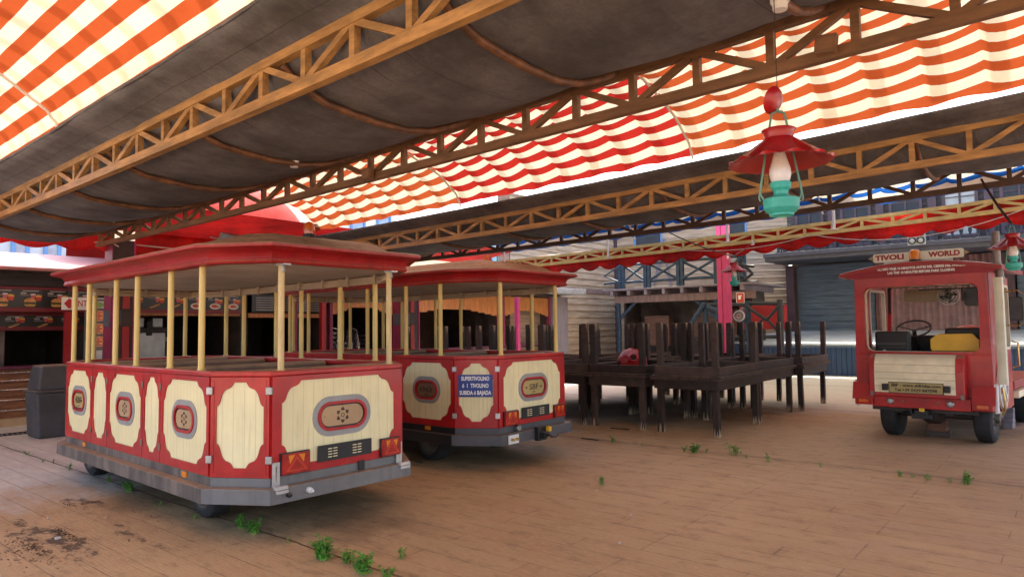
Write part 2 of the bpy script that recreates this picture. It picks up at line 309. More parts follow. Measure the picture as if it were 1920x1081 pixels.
# ------------------------------------------------------------------ mesh helpers
class MB:
    def __init__(s): s.v = []; s.f = []; s.uv = {}; s.mi = []; s.cur = 0
    def add(s, vs, fs, uvs=None):
        o = len(s.v); s.v += [V(p) for p in vs]
        for k, f in enumerate(fs):
            if uvs: s.uv[len(s.f)] = [uvs[i] for i in f]
            s.f.append([o+i for i in f]); s.mi.append(s.cur)
    def box(s, c, d, rz=0, M4=None):
        x, y, z = d[0]/2, d[1]/2, d[2]/2
        p = [(-x,-y,-z),(x,-y,-z),(x,y,-z),(-x,y,-z),(-x,-y,z),(x,-y,z),(x,y,z),(-x,y,z)]
        R = M4 if M4 is not None else Matrix.Rotation(rz, 3, 'Z')
        s.add([V(c)+R@V(q) for q in p], [(0,3,2,1),(4,5,6,7),(0,1,5,4),(1,2,6,5),(2,3,7,6),(3,0,4,7)]); return s
    def bx(s, x0, x1, y0, y1, z0, z1): return s.box(((x0+x1)/2, (y0+y1)/2, (z0+z1)/2), (abs(x1-x0), abs(y1-y0), abs(z1-z0)))
    def bar(s, p, q, w, h, upv=(0, 0, 1)):
        p, q = V(p), V(q); d = (q-p); ln = d.length; d = d/ln; u = V(upv)
        if abs(d.dot(u)) > .98: u = V((1, 0, 0))
        a = d.cross(u).normalized(); b = a.cross(d).normalized()
        R = Matrix((d, a, b)).transposed(); s.box((p+q)/2, (ln, w, h), M4=R); return s
    def tube(s, pts, r, n=10, cap=True):
        pts = [V(p) for p in pts]; rs = r if isinstance(r, (list, tuple)) else [r]*len(pts)
        vs = []; prev = None
        for i, p in enumerate(pts):
            d = (pts[min(i+1, len(pts)-1)]-pts[max(i-1, 0)]).normalized()
            if prev is None:
                u = V((0, 0, 1)) if abs(d.z) < .9 else V((1, 0, 0)); a = d.cross(u).normalized()
            else: a = (prev-d*prev.dot(d)).normalized()
            b = d.cross(a); prev = a
            for k in range(n):
                t = 2*pi*k/n; vs.append(p+(a*cos(t)+b*sin(t))*rs[i])
        fs = []
        for i in range(len(pts)-1):
            for k in range(n):
                k2 = (k+1) % n; fs.append((i*n+k, i*n+k2, (i+1)*n+k2, (i+1)*n+k))
        if cap: fs.append(tuple(range(n))[::-1]); fs.append(tuple((len(pts)-1)*n+k for k in range(n)))
        s.add(vs, fs); return s
    def lathe(s, prof, org=(0, 0, 0), ax=(0, 0, 1), n=24, mod=None):
        ax = V(ax).normalized(); u = V((1, 0, 0)) if abs(ax.x) < .9 else V((0, 1, 0)); a = (u-ax*u.dot(ax)).normalized(); b = ax.cross(a); org = V(org)
        vs = []
        for i, (r, h) in enumerate(prof):
            for k in range(n):
                t = 2*pi*k/n; rr, hh = (r, h) if mod is None else mod(r, h, i, t)
                vs.append(org+ax*hh+(a*cos(t)+b*sin(t))*max(rr, .0004))
        fs = [(i*n+k, i*n+(k+1) % n, (i+1)*n+(k+1) % n, (i+1)*n+k) for i in range(len(prof)-1) for k in range(n)]
        s.add(vs, fs); return s
    def plate(s, outline, holes, fn, t, back=True):
        """outline/holes in (u,v); fn(u,v,w)->3D, w outward; thickness from w=0 to w=t"""
        loops = [outline]+list(holes); flat = [p for l in loops for p in l]
        tris = tessellate_polygon([[V((p[0], p[1], 0)) for p in l] for l in loops])
        n = len(flat); uvs = [(p[0], p[1]) for p in flat]*2
        vs = [fn(p[0], p[1], t) for p in flat]+[fn(p[0], p[1], 0) for p in flat]
        fs = []
        def area(f): (ax_, ay), (bx_, by), (cx, cy) = [flat[i] for i in f]; return (bx_-ax_)*(cy-ay)-(cx-ax_)*(by-ay)
        for f in tris:
            f = tuple(f) if area(f) > 0 else tuple(f)[::-1]; fs.append(f)
            if back: fs.append(tuple(i+n for i in f)[::-1])
        o = 0
        for l in loops:
            m_ = len(l)
            for i in range(m_): j = (i+1) % m_; fs.append((o+i, o+i+n, o+j+n, o+j))
            o += m_
        s.add(vs, fs, uvs); return s
    def build(s, name, mt, parent=None, smooth=None, loc=None, bevel=0, rz=0):
        me = bpy.data.meshes.new(name); me.from_pydata([tuple(p) for p in s.v], [], s.f)
        ms = mt if isinstance(mt, (list, tuple)) else [mt]
        for q in ms: me.materials.append(M[q] if isinstance(q, str) else q)
        if len(ms) > 1: me.polygons.foreach_set('material_index', s.mi)
        if s.uv:
            ul = me.uv_layers.new(name='UVMap')
            for i, p in enumerate(me.polygons):
                if i in s.uv:
                    for li, uvp in zip(p.loop_indices, s.uv[i]): ul.data[li].uv = uvp
        me.update()
        if smooth is not None:
            me.polygons.foreach_set('use_smooth', [True]*len(me.polygons)); me.set_sharp_from_angle(angle=radians(smooth))
        o = bpy.data.objects.new(name, me); COL.objects.link(o)
        if parent: o.parent = parent
        if loc is not None: o.location = loc
        o.rotation_euler.z = rz
        if bevel:
            bm_ = o.modifiers.new('bevel', 'BEVEL'); bm_.width = bevel; bm_.segments = 2; bm_.limit_method = 'ANGLE'; bm_.angle_limit = radians(40)
        return o
def tag(o, label=None, cat=None, group=None, kind=None):
    if label: o['label'] = label
    if cat: o['category'] = cat
    if group: o['group'] = group
    if kind: o['kind'] = kind
    return o
def empty(name, loc, label, cat, group=None, rz=0):
    o = bpy.data.objects.new(name, None); COL.objects.link(o); o.location = loc; o.rotation_euler.z = rz; o.empty_display_size = .2
    return tag(o, label, cat, group)
def copy_tree(o, parent=None):
    c = o.copy(); COL.objects.link(c); c.parent = parent
    for ch in KIDS(o): copy_tree(ch, c)
    return c
def KIDS(o): return [x for x in list(COL.objects) if x.parent == o]
def text_mesh(name, lines, size, fn, mt, parent, width=None, bold=.0, gap=1.25, w0=.003, align='CENTER'):
    """lettering standing proud of a surface; fn(u,v,w)->3D with the text centred on (0,0)"""
    vs, fs = [], []
    for k, tx in enumerate(lines):
        cu = bpy.data.curves.new('t', 'FONT'); cu.body = tx; cu.size = size; cu.align_x = align; cu.align_y = 'CENTER'; cu.offset = bold; cu.resolution_u = 3
        to = bpy.data.objects.new('t', cu); COL.objects.link(to); bpy.context.view_layer.update()
        me = bpy.data.meshes.new_from_object(to.evaluated_get(bpy.context.evaluated_depsgraph_get()))
        xs = [v.co.x for v in me.vertices]; wd = max(xs)-min(xs); cx = (max(xs)+min(xs))/2
        W_ = width[k] if isinstance(width, (list, tuple)) else width
        sx = (W_/wd) if W_ else 1
        o_ = len(vs); dy = -(k-(len(lines)-1)/2)*size*gap
        for v in me.vertices: vs.append(fn((v.co.x-cx)*sx, v.co.y+dy, w0))
        for p in me.polygons: fs.append([o_+i for i in p.vertices])
        bpy.data.objects.remove(to); bpy.data.meshes.remove(me); bpy.data.curves.remove(cu)
    b = MB(); b.add(vs, fs); return b.build(name, mt, parent)

# ------------------------------------------------------------------ ground
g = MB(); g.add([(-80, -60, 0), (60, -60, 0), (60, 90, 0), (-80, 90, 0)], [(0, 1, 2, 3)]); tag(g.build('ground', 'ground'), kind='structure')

# ------------------------------------------------------------------ overhead canopies
def zb(X): return 3.05+.0013*max(0, X+12)**2
def dzt(X): return .265+.008*(X+12)
def truss(Y, x0, x1, name, mt, label, lift=0.0, k=1.0, cw=.062):
    r = empty(name, (x0, Y, 0), label, 'roof truss', 'lattice trusses under the canopies')
    zl = lambda X: zb(X)+(lift+.008*(X+11) if lift else 0); zt = lambda X: zl(X)+(dzt(X) if not lift else .245)
    xs = [x0+(x1-x0)*i/24 for i in range(25)]
    for nm, zz, hh in (('bottom_chord', zl, .070), ('top_chord', zt, .064)):
        b = MB()
        for s_ in (-1,):
            vs = []
            for X in xs:
                z = zz(X)+(.0 if nm == 'bottom_chord' else -hh)
                vs += [(X-x0, -cw/2, z), (X-x0, cw/2, z), (X-x0, cw/2, z+hh), (X-x0, -cw/2, z+hh)]
            fs = [(0, 1, 2, 3)]
            for i in range(len(xs)-1):
                for q in range(4): q2 = (q+1) % 4; fs.append((i*4+q, (i+1)*4+q, (i+1)*4+q2, i*4+q2))
            n_ = (len(xs)-1)*4; fs.append((n_+3, n_+2, n_+1, n_)); b.add(vs, fs)
        b.build(nm, mt, r)
    X = x0+.12; i = 0; st = .502
    while X < x1-.1:
        a = MB(); a.bar((X-x0, 0, zl(X)+.05), (X-x0, 0, zt(X)-.05), .048, .050, (1, 0, 0)); a.build('web_post', mt, r)
        if X+st < x1:
            z0, z1 = (zl(X)+.06, zt(X+st)-.05) if i % 2 == 0 else (zt(X)-.05, zl(X+st)+.06)
            a = MB(); a.bar((X-x0+.02, 0, z0), (X+st-x0-.02, 0, z1), .043, .045); a.build('web_brace', mt, r)
        X += st; i += 1
    return r
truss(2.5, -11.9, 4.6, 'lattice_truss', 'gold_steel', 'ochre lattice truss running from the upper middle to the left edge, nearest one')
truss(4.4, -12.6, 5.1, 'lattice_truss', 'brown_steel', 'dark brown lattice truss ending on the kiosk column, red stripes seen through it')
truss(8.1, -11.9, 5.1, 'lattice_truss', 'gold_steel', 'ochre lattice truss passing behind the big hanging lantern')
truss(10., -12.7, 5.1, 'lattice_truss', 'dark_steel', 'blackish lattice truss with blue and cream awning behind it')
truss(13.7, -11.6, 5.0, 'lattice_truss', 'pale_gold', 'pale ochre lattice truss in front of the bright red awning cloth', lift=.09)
#truss(-3.1, -11.9, 5.0, 'lattice_truss', 'gold_steel', 'ochre lattice truss over the ground behind the camera')
#truss(-1.2, -12.5, 5.0, 'lattice_truss', 'brown_steel', 'dark brown lattice truss just behind the camera')
RIBP = [(2.5, 3.40), (2.58, 3.33), (2.68, 3.275), (2.85, 3.225), (3.05, 3.205), (3.3, 3.19), (3.6, 3.20), (3.85, 3.245), (4.08, 3.33), (4.25, 3.41), (4.4, 3.48)]
def rz_(X): return .004*(X+6)*4 if False else (zb(X)+dzt(X))-(zb(-3.3)+dzt(-3.3))
def canopy(Y0, x0, x1, label, cloth_m='canvas', ribm='rib', phase=0.0, up=0.0):
    prof = [(2.12, 3.575), (2.22, 3.555), (2.36, 3.52), (2.5, 3.49)]+[(y, z+.035) for y, z in RIBP[1:]]
    nx = int((x1-x0)/.12); b = MB(); vs = []; uv = []
    for i in range(nx+1):
        X = x0+(x1-x0)*i/nx; t = ((X-phase)/1.46) % 1
        for j, (y, z) in enumerate(prof):
            sag = -.035*sin(pi*t)*(1 if 3 < j < len(prof)-1 else .25)
            wr = .005*sin(X*3.1+y*5)+.004*sin(X*7.7-y*9)
            edge = (.006*sin(X*2.3)+.004*sin(X*5.9)) if j == 0 else 0
            ends = 1 if 0 < j else .4
            vs.append((X-x0, Y0-2.5+y+edge, z+rz_(X)+sag+wr*ends+up))
    m_ = len(prof)
    fs = [(i*m_+j, (i+1)*m_+j, (i+1)*m_+j+1, i*m_+j+1) for i in range(nx) for j in range(m_-1)]
    b.add(vs, fs)
    r = empty('fabric_canopy', (x0, 0, 0), label, 'canopy', 'gutter shaped canopies')
    o = b.build('canopy_cloth', cloth_m, r, smooth=60); md = o.modifiers.new('thickness', 'SOLIDIFY'); md.thickness = .006
    # hem tube along the free edge
    h = MB(); h.tube([(X*1.0-x0, Y0-2.5+2.12+.006*sin(X*2.3)+.004*sin(X*5.9), 3.575+rz_(X)) for X in [x0+(x1-x0)*i/60 for i in range(61)]], .014, 6); h.build('hem', cloth_m, r)
    if ribm:
        X = phase+1.46*math.ceil((x0-phase)/1.46)+0.0
        while X < x1:
            q = MB(); q.tube([(X-x0, Y0-2.5+y, z+rz_(X)) for y, z in RIBP], .027, 8); q.build('curved_rib', ribm, r, smooth=50); X += 1.46
    return r
canopy(2.5, -12.2, 5.2, 'dark brown canvas canopy sagging over curved rusty tubes, widest one across the top', phase=-2.56)
canopy(8.1, -12.2, 5.2, 'dark grey canvas canopy behind the hanging lantern, between the ochre and black trusses', phase=-1.2)
#canopy(-3.1, -12.2, 5.2, 'dark brown canvas canopy behind the camera', phase=-2.0)
b = MB(); vs = []
for i in range(85):
    X = -11.6+.2*i; zt_ = zb(X)+.09+.008*(X+11)+.225
    ys = 13.80
    for j in range(6): vs.append((X, ys+.32*j, zt_-.02*sin(pi*j/5)*abs(sin(X*2.1))-.004*j))
b.add(vs, [(i*6+j, (i+1)*6+j, (i+1)*6+j+1, i*6+j+1) for i in range(84) for j in range(5)])
tag(b.build('fabric_canopy', 'redcloth', smooth=50), 'flat red cloth canopy spread behind the pale ochre truss', 'canopy')
for (xa, xb, lb) in ((-12, -3.05, 'added unseen sun blocking sheet above the left half of the red canopy edge'), (-2.05, 5, 'added unseen sun blocking sheet above the right end of the red canopy edge')):
    b = MB(); b.add([(xa, 13.32, 4.08), (xb, 13.32, 4.08), (xb, 14.6, 4.22), (xa, 14.6, 4.22)], [(0, 1, 2, 3)]); tag(b.build('sun_blocker_sheet', 'canvas'), lb, 'sun blocker')  # added out of view to stop a sun strip; the gap lets one patch through
# arched striped awnings between the canopies
def arcprof():
    pts = []
    ctl = [(4.4, 3.56), (4.6, 3.86), (4.9, 4.12), (5.3, 4.31), (5.75, 4.40), (6.2, 4.40), (6.67, 4.345), (7.03, 4.24), (7.4, 4.11), (7.76, 3.87), (7.86, 3.69)]
    for a, b_ in zip(ctl, ctl[1:]):
        for k in range(3): pts.append((a[0]+(b_[0]-a[0])*k/3, a[1]+(b_[1]-a[1])*k/3))
    return pts+[ctl[-1]]
AP = arcprof()
def awning(Y0, x0, x1, mt, label, group, slats=True, trims=True, top=1.0):
    prof = [(y, 3.60+(z-3.60)*top) for y, z in AP]; arc = [0]
    if Y0 < 0: prof = prof[:-2]+[(7.84, 3.77), (7.86, 3.60)]
    for a, b_ in zip(prof, prof[1:]): arc.append(arc[-1]+math.dist(a, b_))
    tot = arc[-1]; n = max(1, round((x1-x0)/.5)); st = (x1-x0)/n; sub = 8; b = MB(); vs = []; uv = []
    rr = random.Random(int(x0*10+Y0*7))
    sags = [(.05+.035*rr.random())*(.07 if Y0 < 0 else 1) for _ in range(n)]
    for i in range(n*sub+1):
        X = x0+(x1-x0)*i/(n*sub); t = (i % sub)/sub; sg = sags[min(i//sub, n-1)]*sin(pi*t**.75)**.85 if t else 0
        for j, (y, z) in enumerate(prof):
            w = sin(pi*j/(len(prof)-1))**.5
            zz = z+rz_(X)*.9-sg*(.25+.75*w)+(.008 if Y0 > 0 else .002)*sin(X*9+y*13)
            edge = -.03*sin(pi*t)*(j == len(prof)-1 and Y0 > 0)
            vs.append((X-x0, Y0+y-4.4, zz-edge)); uv.append((X, tot-arc[j]))
    if Y0 < 0: prof = prof
    m_ = len(prof); fs = [(i*m_+j, (i+1)*m_+j, (i+1)*m_+j+1, i*m_+j+1) for i in range(n*sub) for j in range(m_-1)]
    b.add(vs, fs, uv)
    r = empty('striped_awning', (x0, 0, 0), label, 'awning', group)
    b.build('awning_cloth', mt, r, smooth=50)
    if slats:
        for k in range(n):
            q = MB(); X = x0+st*(k+.20); pv = [(y, z) for y, z in prof]
            vs = []
            for (y, z) in pv: vs += [(X-x0-.075, Y0+y-4.4, z+rz_(X)+.045), (X-x0+.075, Y0+y-4.4, z+rz_(X)+.045)]
            q.add(vs, [(2*i, 2*i+1, 2*i+3, 2*i+2) for i in range(len(pv)-1)]); o = q.build('batten', 'sheer', r)
            vs_uv = o.data.uv_layers.new(name='UVMap')
            for p in o.data.polygons:
                for li in p.loop_indices: vs_uv.data[li].uv = (X, tot-arc[min(len(arc)-1, o.data.loops[li].vertex_index//2)])
    if trims:
        q = MB(); X = x1; q.tube([(X-x0, Y0+y-4.4, z+rz_(X)-.03) for y, z in prof], .016, 8); q.build('end_tube', 'white', r, smooth=50)
    return r
P1, P2 = -7.5, -3.55
OG = 'orange and cream striped awnings'
awning(4.4, -11.4, P1, 'aw_o', 'orange and cream striped awning beside the red vault, farthest left one', OG)
awning(4.4, P1, P2, 'aw_r', 'red and cream striped awning in the middle, rippled, above the second trailer', 'red and cream striped awnings')
awning(4.4, P2, .45, 'aw_o', 'orange and cream striped awning behind the big hanging lantern', OG)
awning(4.4, .45, 4.4, 'aw_r', 'red and cream striped awning outside the right edge', 'red and cream striped awnings')
awning(-1.2, -11.4, P1, 'aw_o', 'orange and cream striped awning at the left edge above the kiosk end', OG)
awning(-1.2, P1, P2, 'aw_o', 'orange and cream striped awning filling the top left corner', OG)
awning(-1.2, P2, .45, 'aw_o', 'orange and cream striped awning straight above the camera', OG)
awning(-1.2, .45, 4.4, 'aw_o', 'orange and cream striped awning above and right of the camera', OG)
BG = 'blue and cream striped awnings'
awning(10., -11.4, P1, 'aw_b', 'blue and cream striped awning in front of the tan clapboard wall, left one', BG, slats=False)
awning(10., P1, P2, 'aw_b', 'blue and cream striped awning above the stacked tables', BG, slats=False)
awning(10., P2, .45, 'aw_b', 'blue and cream striped awning above the red tractor', BG, slats=False)
awning(10., .45, 4.4, 'aw_b', 'blue and cream striped awning outside the right edge', BG, slats=False)
# added cloth bay, hidden behind the red canopy, to shade the far floor
b = MB(); vs = []; uv = []
for i in range(61):
    X = -12+17.5*i/60
    for j in range(7):
        y = 15.1+9.35*j/6; vs.append((X, y, 3.58+.185*j+.03*sin(X*6))); uv.append((X, y))
b.add(vs, [(i*7+j, (i+1)*7+j, (i+1)*7+j+1, i*7+j+1) for i in range(60) for j in range(6)], uv)
tag(b.build('fabric_canopy', 'batten', smooth=50), 'unseen flat cream cloth canopy added between the red canopy and the stage to shade the floor', 'canopy')
# scalloped valances
def valance(pfn, length, ztop, zhem, amp, per, name, label, mt='redcloth', group=None, n=None):
    n = int(length/.05); vs = []
    for i in range(n+1):
        u = length*i/n; w = .02*sin(u*2.6)+.012*sin(u*6.1); z1 = zhem(u)+amp*abs(cos(pi*u/per))*-1
        for j in range(5):
            zz = ztop(u)+(z1-ztop(u))*j/4; vs.append(pfn(u, w*j/4)[:2]+(zz,))
    b = MB(); b.add(vs, [(i*5+j, (i+1)*5+j, (i+1)*5+j+1, i*5+j+1) for i in range(n) for j in range(4)])
    o = b.build(name, mt, smooth=50); md = o.modifiers.new('t', 'SOLIDIFY'); md.thickness = .004
    return tag(o, label, 'valance', group)
valance(lambda u, w: (-11.5+u, 13.79+w), 16.4, lambda u: zb(-11.5+u)+.09+.008*(u-.5)+.245, lambda u: zb(-11.5+u)+.008*u-.04, .10, .52, 'scalloped_valance', 'long bright red scalloped valance hanging from the pale ochre truss', group='red valances')
valance(lambda u, w: (-13.0+w, .5+u), 4.25, lambda u: 3.42, lambda u: 3.09, .08, .62, 'scalloped_valance', 'red scalloped valance left of the kiosk column, above the burger menu', group='red valances')
valance(lambda u, w: (-13.0+w, 5.15+u), 6.6, lambda u: 3.42, lambda u: 3.09, .08, .62, 'scalloped_valance', 'red scalloped valance right of the kiosk column, below the grey floodlight', group='red valances')
# red cloth by kiosk valances, extended to block sun; hidden cream diffuser added
b = MB(); b.add([(-11.25, -3, 3.66), (-11.25, 14, 3.66), (-13.0, 14, 3.42), (-13.0, -3, 3.42), (-14.3, 14, 3.28), (-14.3, -3, 3.28)], [(0, 1, 2, 3), (3, 2, 4, 5)]); b.mi = [0, 1]; tag(b.build('fabric_canopy', ['redcloth2', 'batten']), 'plain red cloth strip between the kiosk valances and the striped awnings, unseen cream rear part added to soften the sun', 'canopy')
# posts that carry the far awning edge
for x, (z0, z1), lb in ((-3.36, (3.5, 4.1), 'white awning post in front of the dark upper windows, right one'), (-5.38, (3.45, 4.0), 'white awning post in front of the dark upper windows, left of the lantern'), (-11.3, (3.3, 3.95), 'white awning post beside the bright blue wall'), (-8.2, (3.35, 3.95), 'white awning post before the upper tan clapboards')):
    q = MB(); q.tube([(0, 0, z0-.15), (0, 0, z1)], .026, 10); q.bx(-.06, .06, -.06, .06, z0-.165, z0-.15); tag(q.build('awning_post', 'white', loc=(x, 13.45, 0), smooth=40), lb, 'post', 'white awning posts')

# ------------------------------------------------------------------ tourist train trailers
W_, L_, DX, DY = 1.808, 3.46, .415, .267
OUT = [(-L_, 0), (0, 0), (DX, DY), (DX, W_-DY), (0, W_), (-L_, W_), (-L_-DX, W_-DY), (-L_-DX, DY)]
def offset(P, d):
    n = len(P); R = []
    for i in range(n):
        p0, p1, p2 = V(P[i-1]), V(P[i]), V(P[(i+1) % n]); e1 = (p1-p0).normalized(); e2 = (p2-p1).normalized()
        n1 = V((e1.y, -e1.x)); n2 = V((e2.y, -e2.x)); bsc = (n1+n2).normalized(); R.append(tuple(p1+bsc*(d/bsc.dot(n1))))
    return R
def ring(mb, P, o_out, o_in, z0, z1):
    A, B = offset(P, o_out), offset(P, o_in); n = len(P)
    vs = [(x, y, z0) for x, y in A]+[(x, y, z1) for x, y in A]+[(x, y, z1) for x, y in B]+[(x, y, z0) for x, y in B]
    fs = []
    for i in range(n):
        j = (i+1) % n
        for k in range(4): k2 = (k+1) % 4; fs.append((k*n+i, k*n+j, k2*n+j, k2*n+i))
    mb.add(vs, fs)
def rings(mb, P, prof, close=True):
    n = len(P); vs = []
    for o_, z in prof: vs += [(x, y, z) for x, y in offset(P, o_)]
    fs = [(k*n+i, k*n+(i+1) % n, (k+1)*n+(i+1) % n, (k+1)*n+i) for k in range(len(prof)-1) for i in range(n)]
    if close: fs.append(tuple((len(prof)-1)*n+i for i in range(n)))
    mb.add(vs, fs)
def wallfn(p, q, lift=0.0):
    p, q = V(p), V(q); d = (q-p).normalized(); nn = V((d.y, -d.x))
    return lambda u, v, w: (p.x+d.x*u+nn.x*(w+lift), p.y+d.y*u+nn.y*(w+lift), v)
def cutshape(u0, u1, v0, v1, a, b):
    pts = []
    for (cu, cv, su, sv) in ((u0, v0, 1, 1), (u1, v0, -1, 1), (u1, v1, -1, -1), (u0, v1, 1, -1)):
        q = [(x_*a, y_*b) for x_, y_ in ((0, 1), (.04, .995), (.11, .95), (.17, .88), (.22, .77), (.26, .65), (.31, .53), (.38, .42), (.47, .335), (.57, .285), (.69, .255), (.80, .21), (.88, .15), (.94, .07), (1, 0))]
        pt = [(cu+su*x, cv+sv*y) for x, y in q]
        if su*sv < 0: pt = pt[::-1]
        pts += pt
    return pts
def stadium(cx, cy, w, h, n=12):
    r = h/2*.98; hw = w/2-r; hh = h/2-r; pts = []
    for k in range(n+1): t = -pi/2+pi*k/n; pts.append((cx+hw+r*cos(t), cy+hh*(1 if t > 0 else -1)+r*sin(t)))
    for k in range(n+1): t = pi/2+pi*k/n; pts.append((cx-hw+r*cos(t), cy+hh*(1 if t < pi else -1)+r*sin(t)))
    return pts
def circ(cx, cy, r, n=14): return [(cx+r*cos(2*pi*k/n), cy+r*sin(2*pi*k/n)) for k in range(n)]
def rect(u0, u1, v0, v1): return [(u0, v0), (u1, v0), (u1, v1), (u0, v1)]
SILL, ZM, ZR, ZROOF = .425, .483, 1.297, 2.13
def plaque(parent, fn, cu, cv, w, h, platem, emblem):
    r = MB(); r.plate(stadium(cu, cv, w, h), [stadium(cu, cv, w-.09, h-.09)], fn, .012); 
    for k in range(18):
        t = 2*pi*k/18; rx = (w/2-.022)*max(-1, min(1, cos(t)*1.25)); ry = (h/2-.022)*max(-1, min(1, sin(t)*1.02)); rad = (h/2-.022)
        sx_ = cos(t); X_ = (w/2-h/2)*(1 if sx_ > .3 else (-1 if sx_ < -.3 else sx_/.3))+rad*cos(t); r.plate(circ(cu+X_, cv+rad*sin(t), .0045, 6), [], lambda u, v, ww: fn(u, v, ww+.0122), .002)
    ro = r.build('oval_plaque', 'ringgrey', parent, smooth=30)
    r = MB(); r.plate(stadium(cu, cv, w-.088, h-.088), [stadium(cu, cv, w-.135, h-.135)], fn, .022); r.build('red_rim', 'red', ro, smooth=30)
    r = MB(); r.plate(stadium(cu, cv, w-.133, h-.133), [stadium(cu, cv, w-.165, h-.165)], fn, .006); r.build('dark_seal', 'kdark', ro, smooth=30)
    r = MB(); r.plate(stadium(cu, cv, w-.16, h-.16), [], fn, .010); r.build('face_plate', platem, ro, smooth=30)
    f2 = lambda u, v, ww: fn(cu+u, cv+v, ww+.0105)
    if emblem == 'flower':
        r = MB(); sc_ = (h-.165)/.165
        for k in range(6):
            t = pi/2+k*pi/3; cx, cy = .052*sc_*cos(t), .052*sc_*sin(t)
            for (du, dv, rr) in ((0, .006, .011), (.011, -.004, .009), (-.011, -.004, .009), (0, -.010, .006)):
                ca, sa = cos(t-pi/2), sin(t-pi/2); r.plate(circ(cx+(du*ca-dv*sa)*sc_, cy+(du*sa+dv*ca)*sc_, rr*sc_, 6), [], f2, .0012)
        r.plate(circ(0, 0, .02*sc_, 6), [circ(0, 0, .014*sc_, 6)], f2, .0012)
        for (a_, b_) in ((0, .085*sc_), (0, -.085*sc_), ((w-.22)/2, 0), (-(w-.22)/2, 0)): r.plate(circ(a_, b_, .004, 6), [], f2, .001)
        r.build('flower_emblem', 'ink', ro)
    else:
        text_mesh('lettering', [emblem], .095 if emblem == 'SBF' else .085, f2, 'ink', ro, width=.17 if emblem == 'SBF' else .19, bold=.0012)
        r = MB()
        for s_ in (-1, 1):
            for k in range(4): r.plate(rect(s_*(w-.29)/2-.018+k*.009, s_*(w-.29)/2-.013+k*.009, -.012, .012), [], f2, .001)
        r.plate(rect(-.03, .03, -.062, -.052), [], f2, .001); r.build('small_print', 'ink', ro)
dm('ringgrey', 'grey_oval_ring', (.30, .30, .29), rough=.5, var=.12)
dm('greyd', 'dark_grey_bumper_paint', (.085, .083, .09), rough=.5, var=.15, dust=.5)
def taillight(parent, fn, u0, u1, v0, v1, tilt=0):
    b = MB(); b.plate(rect(u0, u1, v0, v1), [], fn, .035); o = b.build('tail_light', 'redlens', parent, bevel=.004)
    cu, cv = (u0+u1)/2, (v0+v1)/2; w, h = (u1-u0), (v1-v0); f = lambda u, v, ww: fn(u, v, ww+.0355)
    b = MB(); b.plate([(cu-w*.42, v0+h*.12), (cu+w*.42, v0+h*.12), (cu, v1-h*.12)], [[(cu-w*.28, v0+h*.19), (cu+w*.28, v0+h*.19), (cu, v1-h*.30)]], f, .002); b.build('reflector', 'reflr', o)
    b = MB(); b.plate([(u0+w*.25, v1-h*.5), (cu-w*.06, v1-h*.08), (u0+w*.2, v1-h*.08)], [], f, .0015); b.plate([(u1-w*.25, v1-h*.5), (u1-w*.2, v1-h*.08), (cu+w*.06, v1-h*.08)], [], f, .0015); b.build('indicator', 'amber', o)
    b = MB(); b.plate(rect(u0-.008, u1+.008, v0-.008, v1+.008), [], fn, .012); b.build('lamp_base', 'black', o)
dm('reflr', 'bright_red_reflector', (.62, .05, .02), rough=.2, var=.2, coat=.6)
def wheel(parent, x, y0, w, r, side, name='wheel', yax=(0, 1, 0)):
    """tyre > rim; side -1: outer face towards -y"""
    o_ = (x, y0, r); ax = V(yax)*side; 
    t = MB(); pr_ = [(r*.62, -.0), (r*.72, .012), (r*.86, .006), (r*.955, -.012), (r*.99, -.03), (r, -.05), (r, -w+.05), (r*.99, -w+.03), (r*.955, -w+.012), (r*.86, -w-.006), (r*.62, -w)]
    def md(rr, hh, i, th):
        g_ = .006 if (i in (4, 5, 6, 7) and int(th/(2*pi)*44) % 2) else 0; return rr-g_, hh
    t.lathe(pr_, o_, ax, 88, md); to = t.build(name, 'rubber', parent, smooth=30)
    h = MB(); h.lathe([(r*.66, -w), (r*.66, -.01), (r*.63, .004), (r*.60, 0), (r*.57, -.035), (r*.40, -.045), (r*.36, -.02), (r*.20, -.016), (r*.19, .018), (r*.13, .022), (.0, .022)], o_, ax, 28)
    for k in range(5):
        tt = 2*pi*k/5; u = V((1, 0, 0)); v_ = V((0, 0, 1)); c_ = V(o_)+(u*cos(tt)+v_*sin(tt))*r*.28; h.lathe([(.012, -.03), (.012, -.005), (0, -.005)], c_, ax, 6)
    h.build('rim', 'rim', to, smooth=35); return to
BIG = [(-3.44, -2.66), (-1.98, -1.32), (-.80, -.03)]
PAN = [(-3.455, -2.63, 1), (-2.63, -2.19, 0), (-2.19, -1.31, 1), (-1.31, -.92, 0), (-.92, -.005, 1)]
POLX = [-3.40, -2.93, -2.15, -1.61, -.86, -.26]
